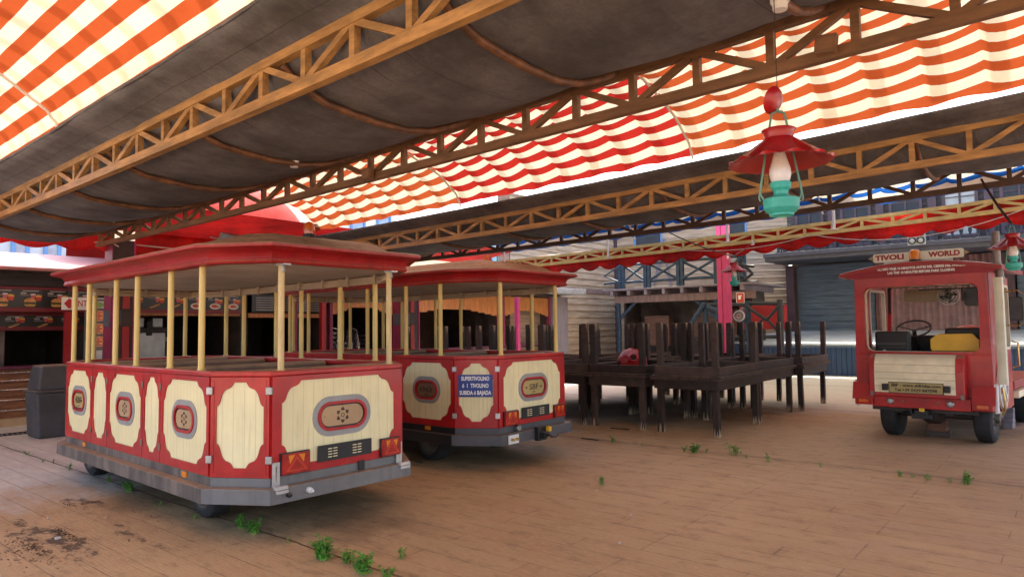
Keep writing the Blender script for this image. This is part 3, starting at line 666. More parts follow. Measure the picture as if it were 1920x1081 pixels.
def trailer(loc, rz, label, variant):
    root = empty('tourist_train_trailer', (loc[0], loc[1], 0), label, 'train trailer', 'tourist train trailers', rz=rz)
    b = MB(); ring(b, OUT, 0, -.05, ZM, ZR-.03); b.build('body_shell', 'red', root)
    b = MB(); ring(b, OUT, .016, -.075, ZR-.045, ZR); b.build('top_rail', 'red', root, bevel=.012)
    b = MB(); ring(b, OUT, -.052, -.058, ZM+.05, ZR-.05); b.build('inner_lining', 'darkred', root)
    b = MB(); Pf = offset(OUT, -.01); b.add([(x, y, .46) for x, y in Pf]+[(x, y, .50) for x, y in Pf], [tuple(range(8))[::-1], tuple(range(8, 16))]+[(i, (i+1) % 8, 8+(i+1) % 8, 8+i) for i in range(8)]); b.build('floor', 'kdark', root)
    # panels wall by wall
    bodym = 'grey' if variant == 1 else 'greyd'
    for wi in range(8):
        p, q = OUT[wi], OUT[(wi+1) % 8]; fn = wallfn(p, q); ln = math.dist(p, q)
        if wi == 0: segs = [(a+L_, c+L_, k, j) for j, (a, c, k) in enumerate(PAN)]
        elif wi == 4: segs = [(-c, -a, k, j) for j, (a, c, k) in enumerate(PAN)]
        else: segs = [(0, ln, 2 if wi in (1, 3, 5, 7) else 3, 0)]
        for (a, c, kind, j) in segs:
            g_ = .004
            mg = {0: .035, 1: .045, 2: .05, 3: .085}[kind]
            ca = {0: .105, 1: .165, 2: .145, 3: .17}[kind]; cb = {0: .185, 1: .19, 2: .185, 3: .165}[kind]
            bot = ZM+.075; top = ZR-.085
            hole = cutshape(a+mg, c-mg, bot, top, ca, cb)
            b = MB(); b.plate(rect(a+g_, c-g_, ZM+.006, ZR-.047), [hole], fn, .016)
            if kind == 2: b.plate(rect(a+.028, c-.028, ZM+.03, ZR-.068), [rect(a+.034, c-.034, ZM+.036, ZR-.074)], lambda u, v, w: fn(u, v, w+.016), .003)
            dr = b.build('door' if kind == 2 else 'side_frame' if kind < 2 else 'end_frame', 'red', root, bevel=.003)
            b = MB(); b.plate(rect(a+mg-.01, c-mg+.01, bot-.01, top+.01), [], fn, .005)
            b.build('cream_panel', 'cream' if kind != 1 or wi != 0 or variant == 2 else 'creamn', dr)
            if kind == 1 and wi in (0, 4):
                em = 'flower'; pm = 'tan'
                if wi == 0 and j == 0: em, pm = 'SBF', 'gold'
                if variant == 2: em, pm = '1962', 'bronze'
                plaque(root, fn, (a+c)/2, .895, .47, .31, pm, em)
            if kind == 3:
                plaque(root, fn, ln/2+.01, .90, .57, .325, 'tan' if variant == 1 else 'gold', 'flower' if variant == 1 else 'SBF')
            # hinges on the frame edges
            if wi in (0, 4) and kind == 0:
                for uu in (a, c):
                    for vv in (ZM+.14, ZR-.16):
                        h = MB(); h.plate(rect(uu-.018, uu+.018, vv-.03, vv+.03), [], lambda u, v, w: fn(u, v, w+.017), .008); h.build('hinge', 'hingeold', root, bevel=.003)
        if wi in (1,):
            for uu in (0, ln):
                for vv in (ZM+.14, ZR-.15):
                    h = MB(); f3 = wallfn(p, q, .0); h.plate(rect(uu-.026, uu+.026, vv-.03, vv+.03), [], lambda u, v, w: f3(u, v, w+.012), .022); h.build('hinge', 'steel' if variant == 1 else 'white' if uu else 'steel', root, bevel=.006)
        # bumper and sill
        A = offset(OUT, .085); B = offset(OUT, -.04); C_ = offset(OUT, .004); D_ = offset(OUT, -.03)
        mt = 'browngrey' if (variant == 1 and wi == 0) else ('black' if variant == 2 and wi == 0 else bodym)
        for nm, O1, O2, z0, z1 in (('bumper', A, B, .298, SILL-.012), ('sill', C_, D_, SILL-.012, ZM-.001)):
            i, j = wi, (wi+1) % 8; b = MB()
            vs = [O1[i]+(z0,), O1[j]+(z0,), O2[j]+(z0,), O2[i]+(z0,), O1[i]+(z1,), O1[j]+(z1,), O2[j]+(z1,), O2[i]+(z1,)]
            b.add(vs, [(3, 2, 1, 0), (4, 5, 6, 7), (0, 1, 5, 4), (1, 2, 6, 5), (2, 3, 7, 6), (3, 0, 4, 7)]); b.build(nm, mt, root, bevel=.004)
    # side marker lamps
    fn = wallfn((-L_, -.004), (0, -.004))
    for u in ((.58, 2.98) if variant == 1 else (2.98, .6)):
        b = MB(); b.plate(rect(u, u+.085, SILL+.004, SILL+.05), [], fn, .014); b.build('marker_lamp', 'amber', root, bevel=.003)
    # rear end fittings
    fn = wallfn(OUT[2], OUT[3]); ln = W_-2*DY; f2 = lambda u, v, w: fn(u, v, w+.018)
    taillight(root, f2, .075, .315, .50, .655); taillight(root, f2, 1.03, 1.235, .50, .645)
    b = MB(); b.plate(rect(.40, .93, .545, .675), [], f2, .012); pl_ = b.build('number_plate_holder', 'black', root, bevel=.003)
    b = MB(); f3 = lambda u, v, w: fn(u, v, w+.0305)
    for cx in (.54, .78):
        for k in range(4):
            for s_ in (-1, 1): b.plate(rect(cx+s_*.025-.022+.008*k*0, cx+s_*.025+.016, .572+.022*k, .579+.022*k), [], f3, .001)
    b.build('holder_slots', 'cream', pl_)
    if variant == 1:
        for u in (.015, 1.215):
            b = MB(); b.plate(rect(u-.012, u+.05, .415, .60), [rect(u+.012, u+.022, .45, .57)], f2, .012); b.plate(rect(u-.03, u+.075, .405, .432), [], lambda u_, v, w: fn(u_, v, w+.07), .04); b.plate(rect(u-.02, u+.08, .375, .400), [], lambda u_, v, w: fn(u_, v, w+.086), .02); b.build('latch_bracket', 'steelw', root, bevel=.003)
        b = MB(); b.lathe([(.018, 0), (.018, .03), (.012, .045), (0, .045)], (DX+.085, DY+.10, .355), (1, 0, 0), 12); b.build('plug_socket', 'black', root, smooth=30)
        b = MB(); b.lathe([(.024, 0), (.022, .03), (.012, .032), (.012, .06), (0, .06)], (DX+.085, DY+.28, .36), (1, 0, 0), 12); b.build('plug_socket', 'white', root, smooth=30)
        b = MB(); b.plate(rect(.80, .86, .42, .50), [], f2, .006); b.build('strap', 'black', root)
    else:
        b = MB(); b.plate(rect(.07, .25, .30, .40), [], lambda u, v, w: fn(u, v, w+.087), .01); b.build('socket_plate', 'white', root, bevel=.003)
        for u in (.12, .2):
            b = MB(); b.lathe([(.017, 0), (.015, .04), (0, .04)], (DX+.096, DY+u, .35), (1, 0, 0), 10); b.build('plug_socket', 'brass', root, smooth=30)
        b = MB(); b.lathe([(.036, 0), (.036, .05), (.03, .06), (0, .06)], (DX+.01, DY+.30, .455), (1, 0, 0), 14); b.build('round_lamp', 'steel', root, smooth=30)
        b = MB(); b.bx(DX+.08, DX+.2, .86, .92, .31, .38); b.bx(DX+.08, DX+.14, .82, .98, .28, .44); b.tube([(DX+.2, .89, .35), (DX+.25, .89, .36), (DX+.27, .93, .33)], .022, 8); b.tube([(DX+.12, .98, .33), (DX+.2, 1.08, .30), (DX+.18, 1.16, .32)], .01, 6); b.build('tow_coupling', 'black', root, bevel=.006)
        b = MB(); b.bx(DX+.165, DX+.215, .94, .985, .385, .44); b.build('yellow_tag', 'yellow', root, bevel=.004)
        # blue notice on the corner door
        fd = wallfn(OUT[1], OUT[2]); ld = math.dist(OUT[1], OUT[2]); fs_ = lambda u, v, w: fd(u, v, w+.017)
        b = MB(); b.plate(rect(.045, ld-.055, .835, 1.085), [], fs_, .004); sg = b.build('notice_panel', 'blue', root)
        text_mesh('lettering', ['SUPERTIVOLINO', '\u00f3  1  TIVOLINO', 'SUBIDA \u00f3 BAJADA'], .062, lambda u, v, w: fs_((ld-.01)/2+u, .96+v, w+.0045), 'lettering', sg, width=[ld-.17, ld-.19, ld-.13], bold=.0022, gap=1.28)
    # posts
    def pole(x, y, mt='pole'):
        q = MB(); q.tube([(x, y, ZR-.005), (x, y, 1.7), (x, y, ZROOF+.02)], .0255, 14); q.lathe([(.034, ZR), (.034, ZR+.008), (.026, ZR+.012)], (x, y, 0), (0, 0, 1), 14); q.build('roof_pole', mt, root, smooth=40)
    for x in POLX:
        pole(x, .035); pole(x, W_-.035)
    for y in (.37, W_-.37):
        pole(DX-.035, y, 'poler' if variant == 1 else 'pole'); pole(-L_-DX+.035, y)
        if variant == 1:
            q = MB(); q.bx(DX-.06, DX+.05, y-.035, y+.035, ZROOF-.012, ZROOF+.012); q.tube([(DX-.01, y, ZROOF-.01), (DX+.0, y, ZROOF-.06)], .016, 8); q.build('pole_clamp', 'steel', root, bevel=.003)
    # roof
    prof = [(-.06, ZROOF+.005), (.035, ZROOF), (.055, ZROOF+.004), (.062, ZROOF+.018), (.052, ZROOF+.034), (.050, ZROOF+.05), (.060, ZROOF+.072), (.085, ZROOF+.095), (.125, ZROOF+.108), (.165, ZROOF+.112), (.178, ZROOF+.120), (.18, ZROOF+.138), (.168, ZROOF+.150), (.14, ZROOF+.158), (.0, ZROOF+.175), (-.10, ZROOF+.19), (-.16, ZROOF+.225), (-.22, ZROOF+.255), (-.32, ZROOF+.285), (-.45, ZROOF+.305), (-.6, ZROOF+.315)]
    b = MB(); rings(b, OUT, prof); b.build('roof', 'roofred', root, smooth=28, bevel=0)
    b = MB(); Pc = offset(OUT, -.02); b.add([(x, y, ZROOF+.016) for x, y in Pc], [tuple(range(8))[::-1]]); b.build('ceiling', 'ceil', root)
    b = MB(); Ra, Rb, Rc = offset(OUT, -.10), offset(OUT, -.145), offset(OUT, -.12)
    for i in (3, 4, 5, 6):
        j = i+1
        for (A_, B_, z0, z1) in ((Ra, Rb, ZROOF-.075, ZROOF-.035), (Ra, Rc, ZROOF-.0345, ZROOF+.0)):
            b.add([A_[i]+(z0,), A_[j]+(z0,), B_[j]+(z0,), B_[i]+(z0,), A_[i]+(z1,), A_[j]+(z1,), B_[j]+(z1,), B_[i]+(z1,)], [(3, 2, 1, 0), (4, 5, 6, 7), (0, 1, 5, 4), (1, 2, 6, 5), (2, 3, 7, 6), (3, 0, 4, 7)])
    rl = b.build('ceiling_rail', 'ceilrail', root, bevel=.004)
    for i in range(8): b = MB(); b.box((-L_+.2+i*.45, W_-.155, ZROOF-.035), (.025, .02, .10)); b.build('rail_bracket', 'ceilrail', rl)
    for y in (.5, .9, 1.3): b = MB(); b.box((-L_-DX+.155, y, ZROOF-.035), (.02, .025, .10)); b.build('rail_bracket', 'ceilrail', rl)
    # benches
    for (x, s_) in ((-3.25, 1), (-2.41, -1), (-2.33, 1), (-1.15, -1), (-1.07, 1), (-.02, -1)):
        b = MB(); b.bx(x, x+.44*s_, .09, W_-.09, .52, .86); b.tube([(x, .10, 1.235), (x, W_-.10, 1.235)], .055, 12); b.box((x, W_/2, 1.03), (.07, W_-.18, .40)); b.build('bench', 'seat', root, smooth=40)
    # running gear
    b = MB(); b.bx(-L_, .05, .45, .53, .33, .46); b.bx(-L_, .05, W_-.53, W_-.45, .33, .46); b.bx(-L_-.2, .25, W_/2-.05, W_/2+.05, .30, .42)
    for x in (-.69, -3.50): b.tube([(x, .4, .26), (x, W_-.4, .26)], .035, 8)
    b.build('chassis', 'black', root)
    for x in (-.69, -3.50):
        wheel(root, x, .25, .18, .262, -1, yax=(0, 1, 0)); wheel(root, x, W_-.25, .18, .262, 1)
    # beacon
    bx_, by_ = ((-.15, .95) if variant == 1 else (-.62, 1.28)); zt = ZROOF+.31
    b = MB(); b.lathe([(.058, 0), (.062, .02), (.055, .04), (0, .04)], (bx_, by_, zt), n=18); bo = b.build('beacon', 'black', root, smooth=35)
    b = MB(); b.lathe([(.05, .04), (.052, .08), (.045, .12), (.03, .145), (0, .155)], (bx_, by_, zt), n=18); b.build('lens', 'orangelens', bo, smooth=50)
    return root
dm('hingeold', 'aged_hinge_metal', (.25, .20, .15), rough=.5, metal=.5, var=.3)
dm('steelw', 'whitened_aluminium_latch', (.55, .53, .50), rough=.4, metal=.3, var=.2)
trailer((-5.228, 2.654), -.032, 'red and cream open trailer nearest the camera with flower emblem on its end', 1)
trailer((-5.49, 5.628), -.006, 'red and cream open trailer farther back with blue notice on its corner door', 2)
# more paints
dm('goldtrim', 'tarnished_star_bolt', (.3, .2, .12), rough=.5, metal=.4)
dm('seatgrey', 'grey_seat_rib', (.07, .07, .075), rough=.5)
dm('signcream', 'cream_sign_board', (.80, .77, .64), rough=.45, var=.1)
dm('dimtext', 'greyish_menu_print', (.38, .35, .32), rough=.5)
dm('magtop', 'dark_magenta_counter', (.12, .02, .055), rough=.35, var=.2)
dm('kredb', 'sign_red', (.45, .015, .02), rough=.5)
dm('magdark', 'dull_magenta_paint', (.20, .02, .06), rough=.5)
dm('palegrey', 'pale_grey_fascia', (.34, .33, .33), rough=.6)
dm('lampgrey', 'grey_cast_aluminium', (.30, .32, .32), rough=.45, metal=.3)
dm('darkplanks', 'dark_brown_planks', (.055, .042, .036), rough=.7, var=.4, stretch=(.5, 1, 4))
dm('winpale', 'pale_curtained_pane', (.38, .38, .36), rough=.3, var=.1)

# ------------------------------------------------------------------ photo ray helper: gives the world point seen at a photo pixel on a known real plane
def ray(x, y): return fw+rt*((x-960)/1283)-up*((y-540.5)/1283)
def atz(x, y, z=0.0): d = ray(x, y); return V((0, 0, CH))+d*((z-CH)/d.z)
def aty(x, y, Y): d = ray(x, y); return V((0, 0, CH))+d*(Y/d.y)
def atx(x, y, X): d = ray(x, y); return V((0, 0, CH))+d*(X/d.x)

# ------------------------------------------------------------------ stacked tables
def table_master(mt):
    """table 1.0 x 1.72, 0.83 high, local origin at floor centre"""
    t = empty('wooden_table', (0, 0, 0), 'x', 'table', 'dark wooden tables stacked in pairs')
    h, wx, wy = .83, 1.02, 1.74
    b = MB()
    for k in range(7):
        x0 = -wx/2-.045+k*(wx+.06)/6.8; b.bx(x0+.003, x0+(wx+.06)/7-.003, -wy/2-.05, wy/2+.05, h-.030, h-.001)
    b.build('tabletop', 'darkwood2', t, bevel=.003)
    b = MB(); z0, z1 = h-.165, h-.033
    b.bx(-wx/2, wx/2, -wy/2, -wy/2+.028, z0, z1); b.bx(-wx/2, wx/2, wy/2-.028, wy/2, z0, z1); b.bx(-wx/2, -wx/2+.028, -wy/2+.029, wy/2-.029, z0, z1); b.bx(wx/2-.028, wx/2, -wy/2+.029, wy/2-.029, z0, z1)
    b.build('apron', mt, t, bevel=.003)
    rr = random.Random(3)
    for sx_ in (-1, 1):
        for sy in (-1, 1):
            b = MB(); x, y = sx_*(wx/2-.075), sy*(wy/2-.075); tx, ty = rr.uniform(-.012, .012), rr.uniform(-.012, .012)
            w_ = .044; vs = []
            for (z, o_, ww) in ((0, 1, w_*.9), (.03, 1, w_), (h-.034, 0, w_)): vs += [(x+o_*tx+a*ww, y+o_*ty+c*ww, z) for a, c in ((-1, -1), (1, -1), (1, 1), (-1, 1))]
            b.add(vs, [(3, 2, 1, 0)]+[(i*4+k, i*4+(k+1) % 4, i*4+4+(k+1) % 4, i*4+4+k) for i in range(2) for k in range(4)]+[(8, 9, 10, 11)])
            lg = b.build('leg', mt, t, bevel=.004)
            b = MB()
            for k in range(7):
                a = rr.choice([0, 1]); px = x+tx+rr.uniform(-.03, .03); py = y+ty-sy*0
                hh = rr.uniform(.03, .16)
                for (fx, fy, dx_, dy_) in ((0, -1, 1, 0), (1, 0, 0, 1)):
                    cx = x+tx+fx*(w_+.0015)+dx_*rr.uniform(-.03, .03); cy = y+ty+fy*(w_+.0015)+dy_*rr.uniform(-.03, .03); ww = rr.uniform(.006, .018)
                    b.add([(cx-dx_*ww, cy-dy_*ww, .002), (cx+dx_*ww, cy+dy_*ww, .002), (cx+dx_*ww*.2, cy+dy_*ww*.2, hh)], [(0, 1, 2)])
            b.build('chipped_edge', 'rawwood', lg)
    return t
TM = [table_master('darkwood'), table_master('darkwood2')]
used = [False, False]
ordn = ['first', 'second', 'third', 'fourth', 'fifth', 'sixth']
rown = ['front row', 'middle row', 'back row']
def put_table(mi, x, y, z, rz, flip, tx, ty, label):
    o = TM[mi] if not used[mi] else copy_tree(TM[mi]); used[mi] = True
    o.location = (x, y, z); o.rotation_euler = ((pi if flip else 0)+tx, ty, rz); o['label'] = label; o['group'] = 'dark wooden tables stacked in pairs'
rr = random.Random(11)
colsx = [-4.52, -5.70, -6.82, -7.95, -9.1, -10.25]
for ci, cx in enumerate(colsx):
    for ri, cy in enumerate((10.38, 12.25, 14.05)):
        if ci >= 4 and ri == 2: continue
        dx_, dy_ = (rr.uniform(-.04, .04), rr.uniform(-.05, .05)) if ci else ((0, 0), (-.06, .02), (.06, .0))[ri]
        if ci == 0: dy_ = (0, 0, 0)[ri]
        rz = rr.uniform(-.02, .02) if ci else (.0, -.005, .02)[ri]
        wh = f'{ordn[ci]} stack from the right, {rown[ri]}'
        put_table((ci+ri) % 2, cx+dx_, cy+dy_, 0, rz, False, 0, 0, 'lower upright table of the '+wh)
        put_table((ci+ri+1) % 2, cx+dx_+rr.uniform(-.03, .03), cy+dy_+rr.uniform(-.03, .03), .83*2+.003, rz+rr.uniform(-.025, .025), True, rr.uniform(-.004, .004), 0, 'upturned upper table of the '+wh)
# red lamp shade left on the tables
def scallop(r, h, i, t, n=10, k=.05):
    return r, h
s_ = MB(); s_.lathe([(.05, .24), (.07, .235), (.085, .20), (.13, .17), (.20, .11), (.245, .05), (.262, 0), (.258, -.004), (.235, .05), (.19, .105), (.12, .165), (.06, .22)], (0, 0, 0), (0, 0, 1), 40, lambda r, h, i, t: (r*(1+(.025*cos(10*t) if i in (5, 6, 7) else 0)), h))
o = s_.build('loose_lampshade', 'lampred', smooth=40, loc=(-6.10, 10.75, .98)); o.rotation_euler = (1.15, .25, .5); tag(o, 'glossy red metal lamp shade lying among the upturned tables', 'lamp shade')

# ------------------------------------------------------------------ hanging lanterns
def lantern(scale, loc, label, tilt=(0, 0, 0), wire=None, plate_top=True):
    t = empty('hanging_lantern', loc, label, 'lantern', 'red and turquoise hanging lanterns'); t.rotation_euler = tilt
    S = scale
    S2 = S*.87
    def sc2(p): return [(r*S, h*S2) for r, h in p]
    b = MB(); tb = lambda r, h, i, th: (r*(1+(.028*cos(12*th) if i in (4, 5) else 0)), h+(.008*S*cos(12*th+1) if i in (4, 5) else 0))
    b.lathe(sc2([(.074, .175), (.078, .172), (.068, .155), (.066, .125), (.205, .0), (.235, -.006), (.232, -.012), (.20, -.006), (.062, .118), (.062, .15)]), (0, 0, 0), n=72, mod=tb)
    b.build('shade', 'lampred', t, smooth=40)
    b = MB(); b.lathe(sc2([(.022, .10), (.024, .05), (.036, .0), (.048, -.045), (.050, -.075), (.044, -.105), (.032, -.125)]), n=24); b.build('glass_chimney', 'globe', t, smooth=60)
    b = MB(); b.lathe(sc2([(0, -.118), (.046, -.118), (.048, -.125), (.046, -.15), (.034, -.165), (.032, -.185), (.045, -.197), (.072, -.205), (.082, -.212), (.082, -.232), (.080, -.236), (.080, -.262), (.066, -.282), (.055, -.290), (.055, -.302), (.048, -.302), (.045, -.29), (0, -.288)]), n=36); b.build('oil_font', 'teal', t, smooth=30)
    for s in (-1, 1):
        b = MB(); b.tube([V((p[0]*S, p[1]*S, p[2]*S2)) for p in [(s*.012, 0, .27), (s*.030, 0, .265), (s*.046, 0, .17), (s*.075, 0, -.02), (s*.098, 0, -.17), (s*.094, 0, -.19), (s*.075, 0, -.225)]], .0055*S, 8); b.tube([V((p[0]*S, p[1]*S, p[2]*S2)) for p in [(s*.098, 0, -.17), (s*.104, 0, -.20), (s*.098, 0, -.22)]], .004*S, 6); b.build('arm', 'tealarm', t, smooth=40)
    if plate_top:
        b = MB(); b.lathe([(r*S, h*S) for r, h in [(0, .012), (.03, .010), (.055, .0), (.066, -.016), (.060, -.016), (.05, -.004), (0, .004)]], (-.018*S, -.02*S, .33*S2), V((.55, -.75, -.35)), 28); b.build('top_disc', 'lampred', t, smooth=40)
        b = MB(); b.tube([V((p[0]*S, 0, p[2]*S2)) for p in [(-.02, 0, .335), (.0, .0, .275), (.02, 0, .272)]], .008*S, 8); b.build('swivel', 'tealarm', t)
    if wire:
        b = MB(); b.tube([(0, 0, .335*S2), (0, 0, wire)], .0022, 6); b.build('hanging_wire', 'dcable', t)
    return t
lp = aty(1462, 302, 3.4)
lantern(1.03, lp, 'large red and turquoise lantern hanging from a wire in the foreground', (0, 0, radians(38)), wire=3.26-lp.z)
lp2 = aty(1376, 508, 12.0); lantern(1.0, lp2, 'small red and turquoise lantern in front of the pink post', (0, 0, .7), plate_top=False)
lp3 = aty(1899, 463, 9.5); lantern(1.0, lp3, 'red and turquoise lantern at the right edge beside the exhaust pipe', (0, 0, .9), plate_top=False)
def cable(pts, r, mt, name, label, cat='cable', sag=0, grp='overhead cables'):
    P = []
    for a, b_ in zip(pts, pts[1:]):
        a, b_ = V(a), V(b_)
        for k in range(12):
            t = k/12; p = a.lerp(b_, t); p.z -= 4*sag*t*(1-t); P.append(p)
    P.append(V(pts[-1])); q = MB(); q.tube(P, r, 6); return tag(q.build(name, mt, smooth=60), label, cat, grp)
cable([aty(1240, 428, 10), lp2+V((0, 0, .27))], .010, 'dcable', 'hanging_cable', 'dark cable from the black truss down to the small lantern', sag=.05)
cable([lp2+V((0, 0, .27)), aty(1410, 455, 13.6)], .008, 'dcable', 'hanging_cable', 'short dark cable from the small lantern to the white clamp', sag=.02)
cable([aty(1840, 336, 10), lp3+V((0, 0, .27))], .014, 'dcable', 'hanging_cable', 'thick rusty cable from the black truss to the right edge lantern', sag=.03)
cable([aty(1523, 440, 13.6), aty(1920, 392, 13.6)+V((0, 0, .0))], .008, 'cable', 'hanging_cable', 'white cable drooping below the pale truss above the tractor', sag=.26)
cable([aty(1255, 465, 13.6), aty(1523, 440, 13.6)], .008, 'cable', 'hanging_cable', 'white cable drooping along the pale truss above the balcony', sag=.16)
cable([aty(0, 448, 4.5), aty(70, 450, 4.5), aty(150, 456, 4.5), aty(205, 452, 4.5), aty(222, 462, 4.5)], .012, 'cable', 'conduit', 'white conduit along the end of the canopy at the left edge', 'conduit')
cable([atx(235, 457, -12.85), atx(365, 470, -12.85)], .013, 'cable', 'conduit', 'white conduit on the red cloth right of the kiosk column', 'conduit')
def small(mb_fn, name, mt, label, cat, loc, group=None, smooth=None, bevel=0, rot=None):
    b = MB(); mb_fn(b); o = b.build(name, mt, loc=loc, smooth=smooth, bevel=bevel)
    if rot: o.rotation_euler = rot
    return tag(o, label, cat, group)
jb = lambda b: (b.lathe([(0, -.045), (.035, -.045), (.038, -.01), (.046, -.005), (.046, .012), (0, .012)], n=16), b.bx(-.012, .012, -.012, .012, .01, .05))
for (x, y, Y, lb) in ((552, 305, 3.55, 'white ceiling sensor on the dark canvas left of centre'), (210, 410, 3.6, 'white ceiling sensor above the kiosk column'), (1462, 3, 3.45, 'white cable hook on the dark canvas above the big lantern'), (1181, 418, 9.6, 'white junction cap under the black truss'), (1411, 455, 13.62, 'white clamp on the pale truss above the pink post'), (1821, 317, 9.55, 'white junction cap above the right edge lantern')):
    small(jb, 'ceiling_sensor', 'white', lb, 'junction cap', aty(x, y, Y), 'white junction caps', smooth=35)
bxf = lambda b: (b.bx(-.06, .06, -.03, .03, -.055, .055), b.bx(-.052, .052, -.036, -.03, -.046, .046))
small(bxf, 'junction_box', 'brown_steel', 'square brown junction box on the dark truss near the top right', 'junction box', aty(1549, 84, 4.32), 'junction boxes on the dark truss', bevel=.006, rot=(0, .12, 0))
small(bxf, 'junction_box', 'brown_steel', 'small brown junction box on the dark truss above the red vault', 'junction box', aty(690, 326, 4.33), 'junction boxes on the dark truss', bevel=.006)

# ------------------------------------------------------------------ litter, weeds
def weed(p, size, n, label, grp, yellow=.15, tall=False, seed=0):
    rr = random.Random(seed); size *= 1.08; t = empty('weed', (p.x, p.y, 0), label, 'weed', grp)
    bs = {0: MB(), 1: MB()}; st = MB()
    ns = max(3, n//14)
    for s in range(ns):
        a = rr.uniform(0, 2*pi); lean = rr.uniform(.1, .75)*(.35 if tall else 1); h = size*rr.uniform(.55, 1.1)
        base = V((rr.uniform(-1, 1)*size*.28, rr.uniform(-1, 1)*size*.10, 0)); pts = []
        for k in range(5):
            u = k/4; pts.append(base+V((cos(a)*lean*h*u*u, sin(a)*lean*h*u*u, h*u*(1-.25*lean*u))))
        st.tube(pts, [.0035, .003, .0025, .002, .001], 5)
        for k in range(max(4, n//ns)):
            u = rr.uniform(.15, 1.0); i = min(3, int(u*4)); c = pts[i].lerp(pts[i+1], u*4-i); th = rr.uniform(0, 2*pi); ll = size*rr.uniform(.17, .32)
            c = c+V((rr.gauss(0, 1), rr.gauss(0, 1), rr.gauss(0, .5)))*size*.05
            d = V((cos(th), sin(th), rr.uniform(-.3, .6))).normalized(); sd_ = d.cross(V((0, 0, 1))).normalized()*ll*.42; nn = V((0, 0, 1))*ll*.14
            q = bs[1 if rr.random() < yellow else 0]
            tip = c+d*ll-nn; m1 = c+d*ll*.35+nn; m2 = c+d*ll*.72+nn*.5
            q.add([c, m1+sd_*.9, m2+sd_*.7, tip, m2-sd_*.7, m1-sd_*.9, m1-nn*.4, m2-nn*.3], [(0, 6, 1), (1, 6, 7, 2), (2, 7, 3), (0, 5, 6), (5, 4, 7, 6), (4, 3, 7)])
    bs[0].build('leaves', 'leaf', t)
    if bs[1].v: bs[1].build('pale_leaves', 'leafy', t)
    st.build('stems', 'leafy', t)
    return t
WG = 'weeds growing from the floor joints'
for i, (x, y, s, n, yl, tall, lb) in enumerate([
    (50, 852, .07, 40, .1, False, 'tiny green weed at the left edge below the grey bin'),
    (80, 866, .05, 24, .5, False, 'tiny yellowish weed left of the first trailer'),
    (100, 868, .06, 24, .5, True, 'thin dry weed left of the first trailer bumper'),
    (130, 881, .085, 50, .1, True, 'small upright weed beside the end of the first trailer'),
    (205, 902, .07, 70, .2, False, 'low weed in front of the far left tyre'),
    (243, 921, .12, 170, .0, False, 'bushy dark green weed under the first trailer bumper'),
    (300, 948, .04, 40, .3, False, 'flat weed in the joint under the first trailer'),
    (365, 972, .05, 40, .2, False, 'small weed just left of the near tyre'),
    (450, 990, .11, 110, .05, True, 'upright weed right of the near tyre, left of two'),
    (474, 1000, .12, 150, .05, False, 'rounded weed right of the near tyre, right of two'),
    (541, 1018, .05, 24, .7, True, 'wispy weed between the tyre and the bottom clump'),
    (605, 1048, .15, 230, .05, False, 'large bushy weed at the bottom, left of three'),
    (650, 1055, .10, 110, .35, False, 'yellowish weed at the bottom, middle of three'),
    (682, 1074, .13, 170, .1, False, 'leafy weed at the bottom edge, right of three'),
    (722, 1084, .09, 90, .3, False, 'pale weed cut by the bottom edge'),
    (752, 1046, .08, 40, .1, True, 'slender weed standing apart near the bottom'),
    (1130, 909, .10, 60, .3, True, 'flowering weed alone in the middle of the floor'),
    (1150, 829, .09, 70, .1, False, 'small weed in front of the left table legs'),
    (1205, 836, .05, 18, .8, True, 'tiny dry sprig between two green weeds'),
    (1283, 846, .09, 60, .1, False, 'small weed touching the largest one in the middle'),
    (1302, 848, .12, 150, .05, False, 'largest round weed in the middle joint'),
    (1325, 848, .06, 40, .3, False, 'little weed right of the largest middle one'),
    (1376, 852, .17, 60, .55, True, 'tall spindly weed below the corner table leg'),
    (1399, 858, .05, 20, .7, False, 'tiny sprig right of the spindly weed'),
    (1437, 864, .10, 36, .6, True, 'thin yellow weed right of the corner table leg'),
    (1540, 875, .06, 16, .6, True, 'single sprig in the joint left of the tractor'),
    (1688, 893, .07, 70, .05, False, 'compact weed in front of the tractor, left of four'),
    (1712, 894, .05, 34, .1, False, 'smallest weed in front of the tractor'),
    (1740, 899, .07, 60, .3, False, 'spreading weed in front of the tractor'),
    (1781, 904, .05, 30, .3, False, 'flat weed left of the rightmost weed'),
    (1815, 908, .12, 130, .35, False, 'bright bushy weed at the right end of the joint')]):
    weed(atz(x, y), s, n, lb, WG, yl, tall, seed=i)
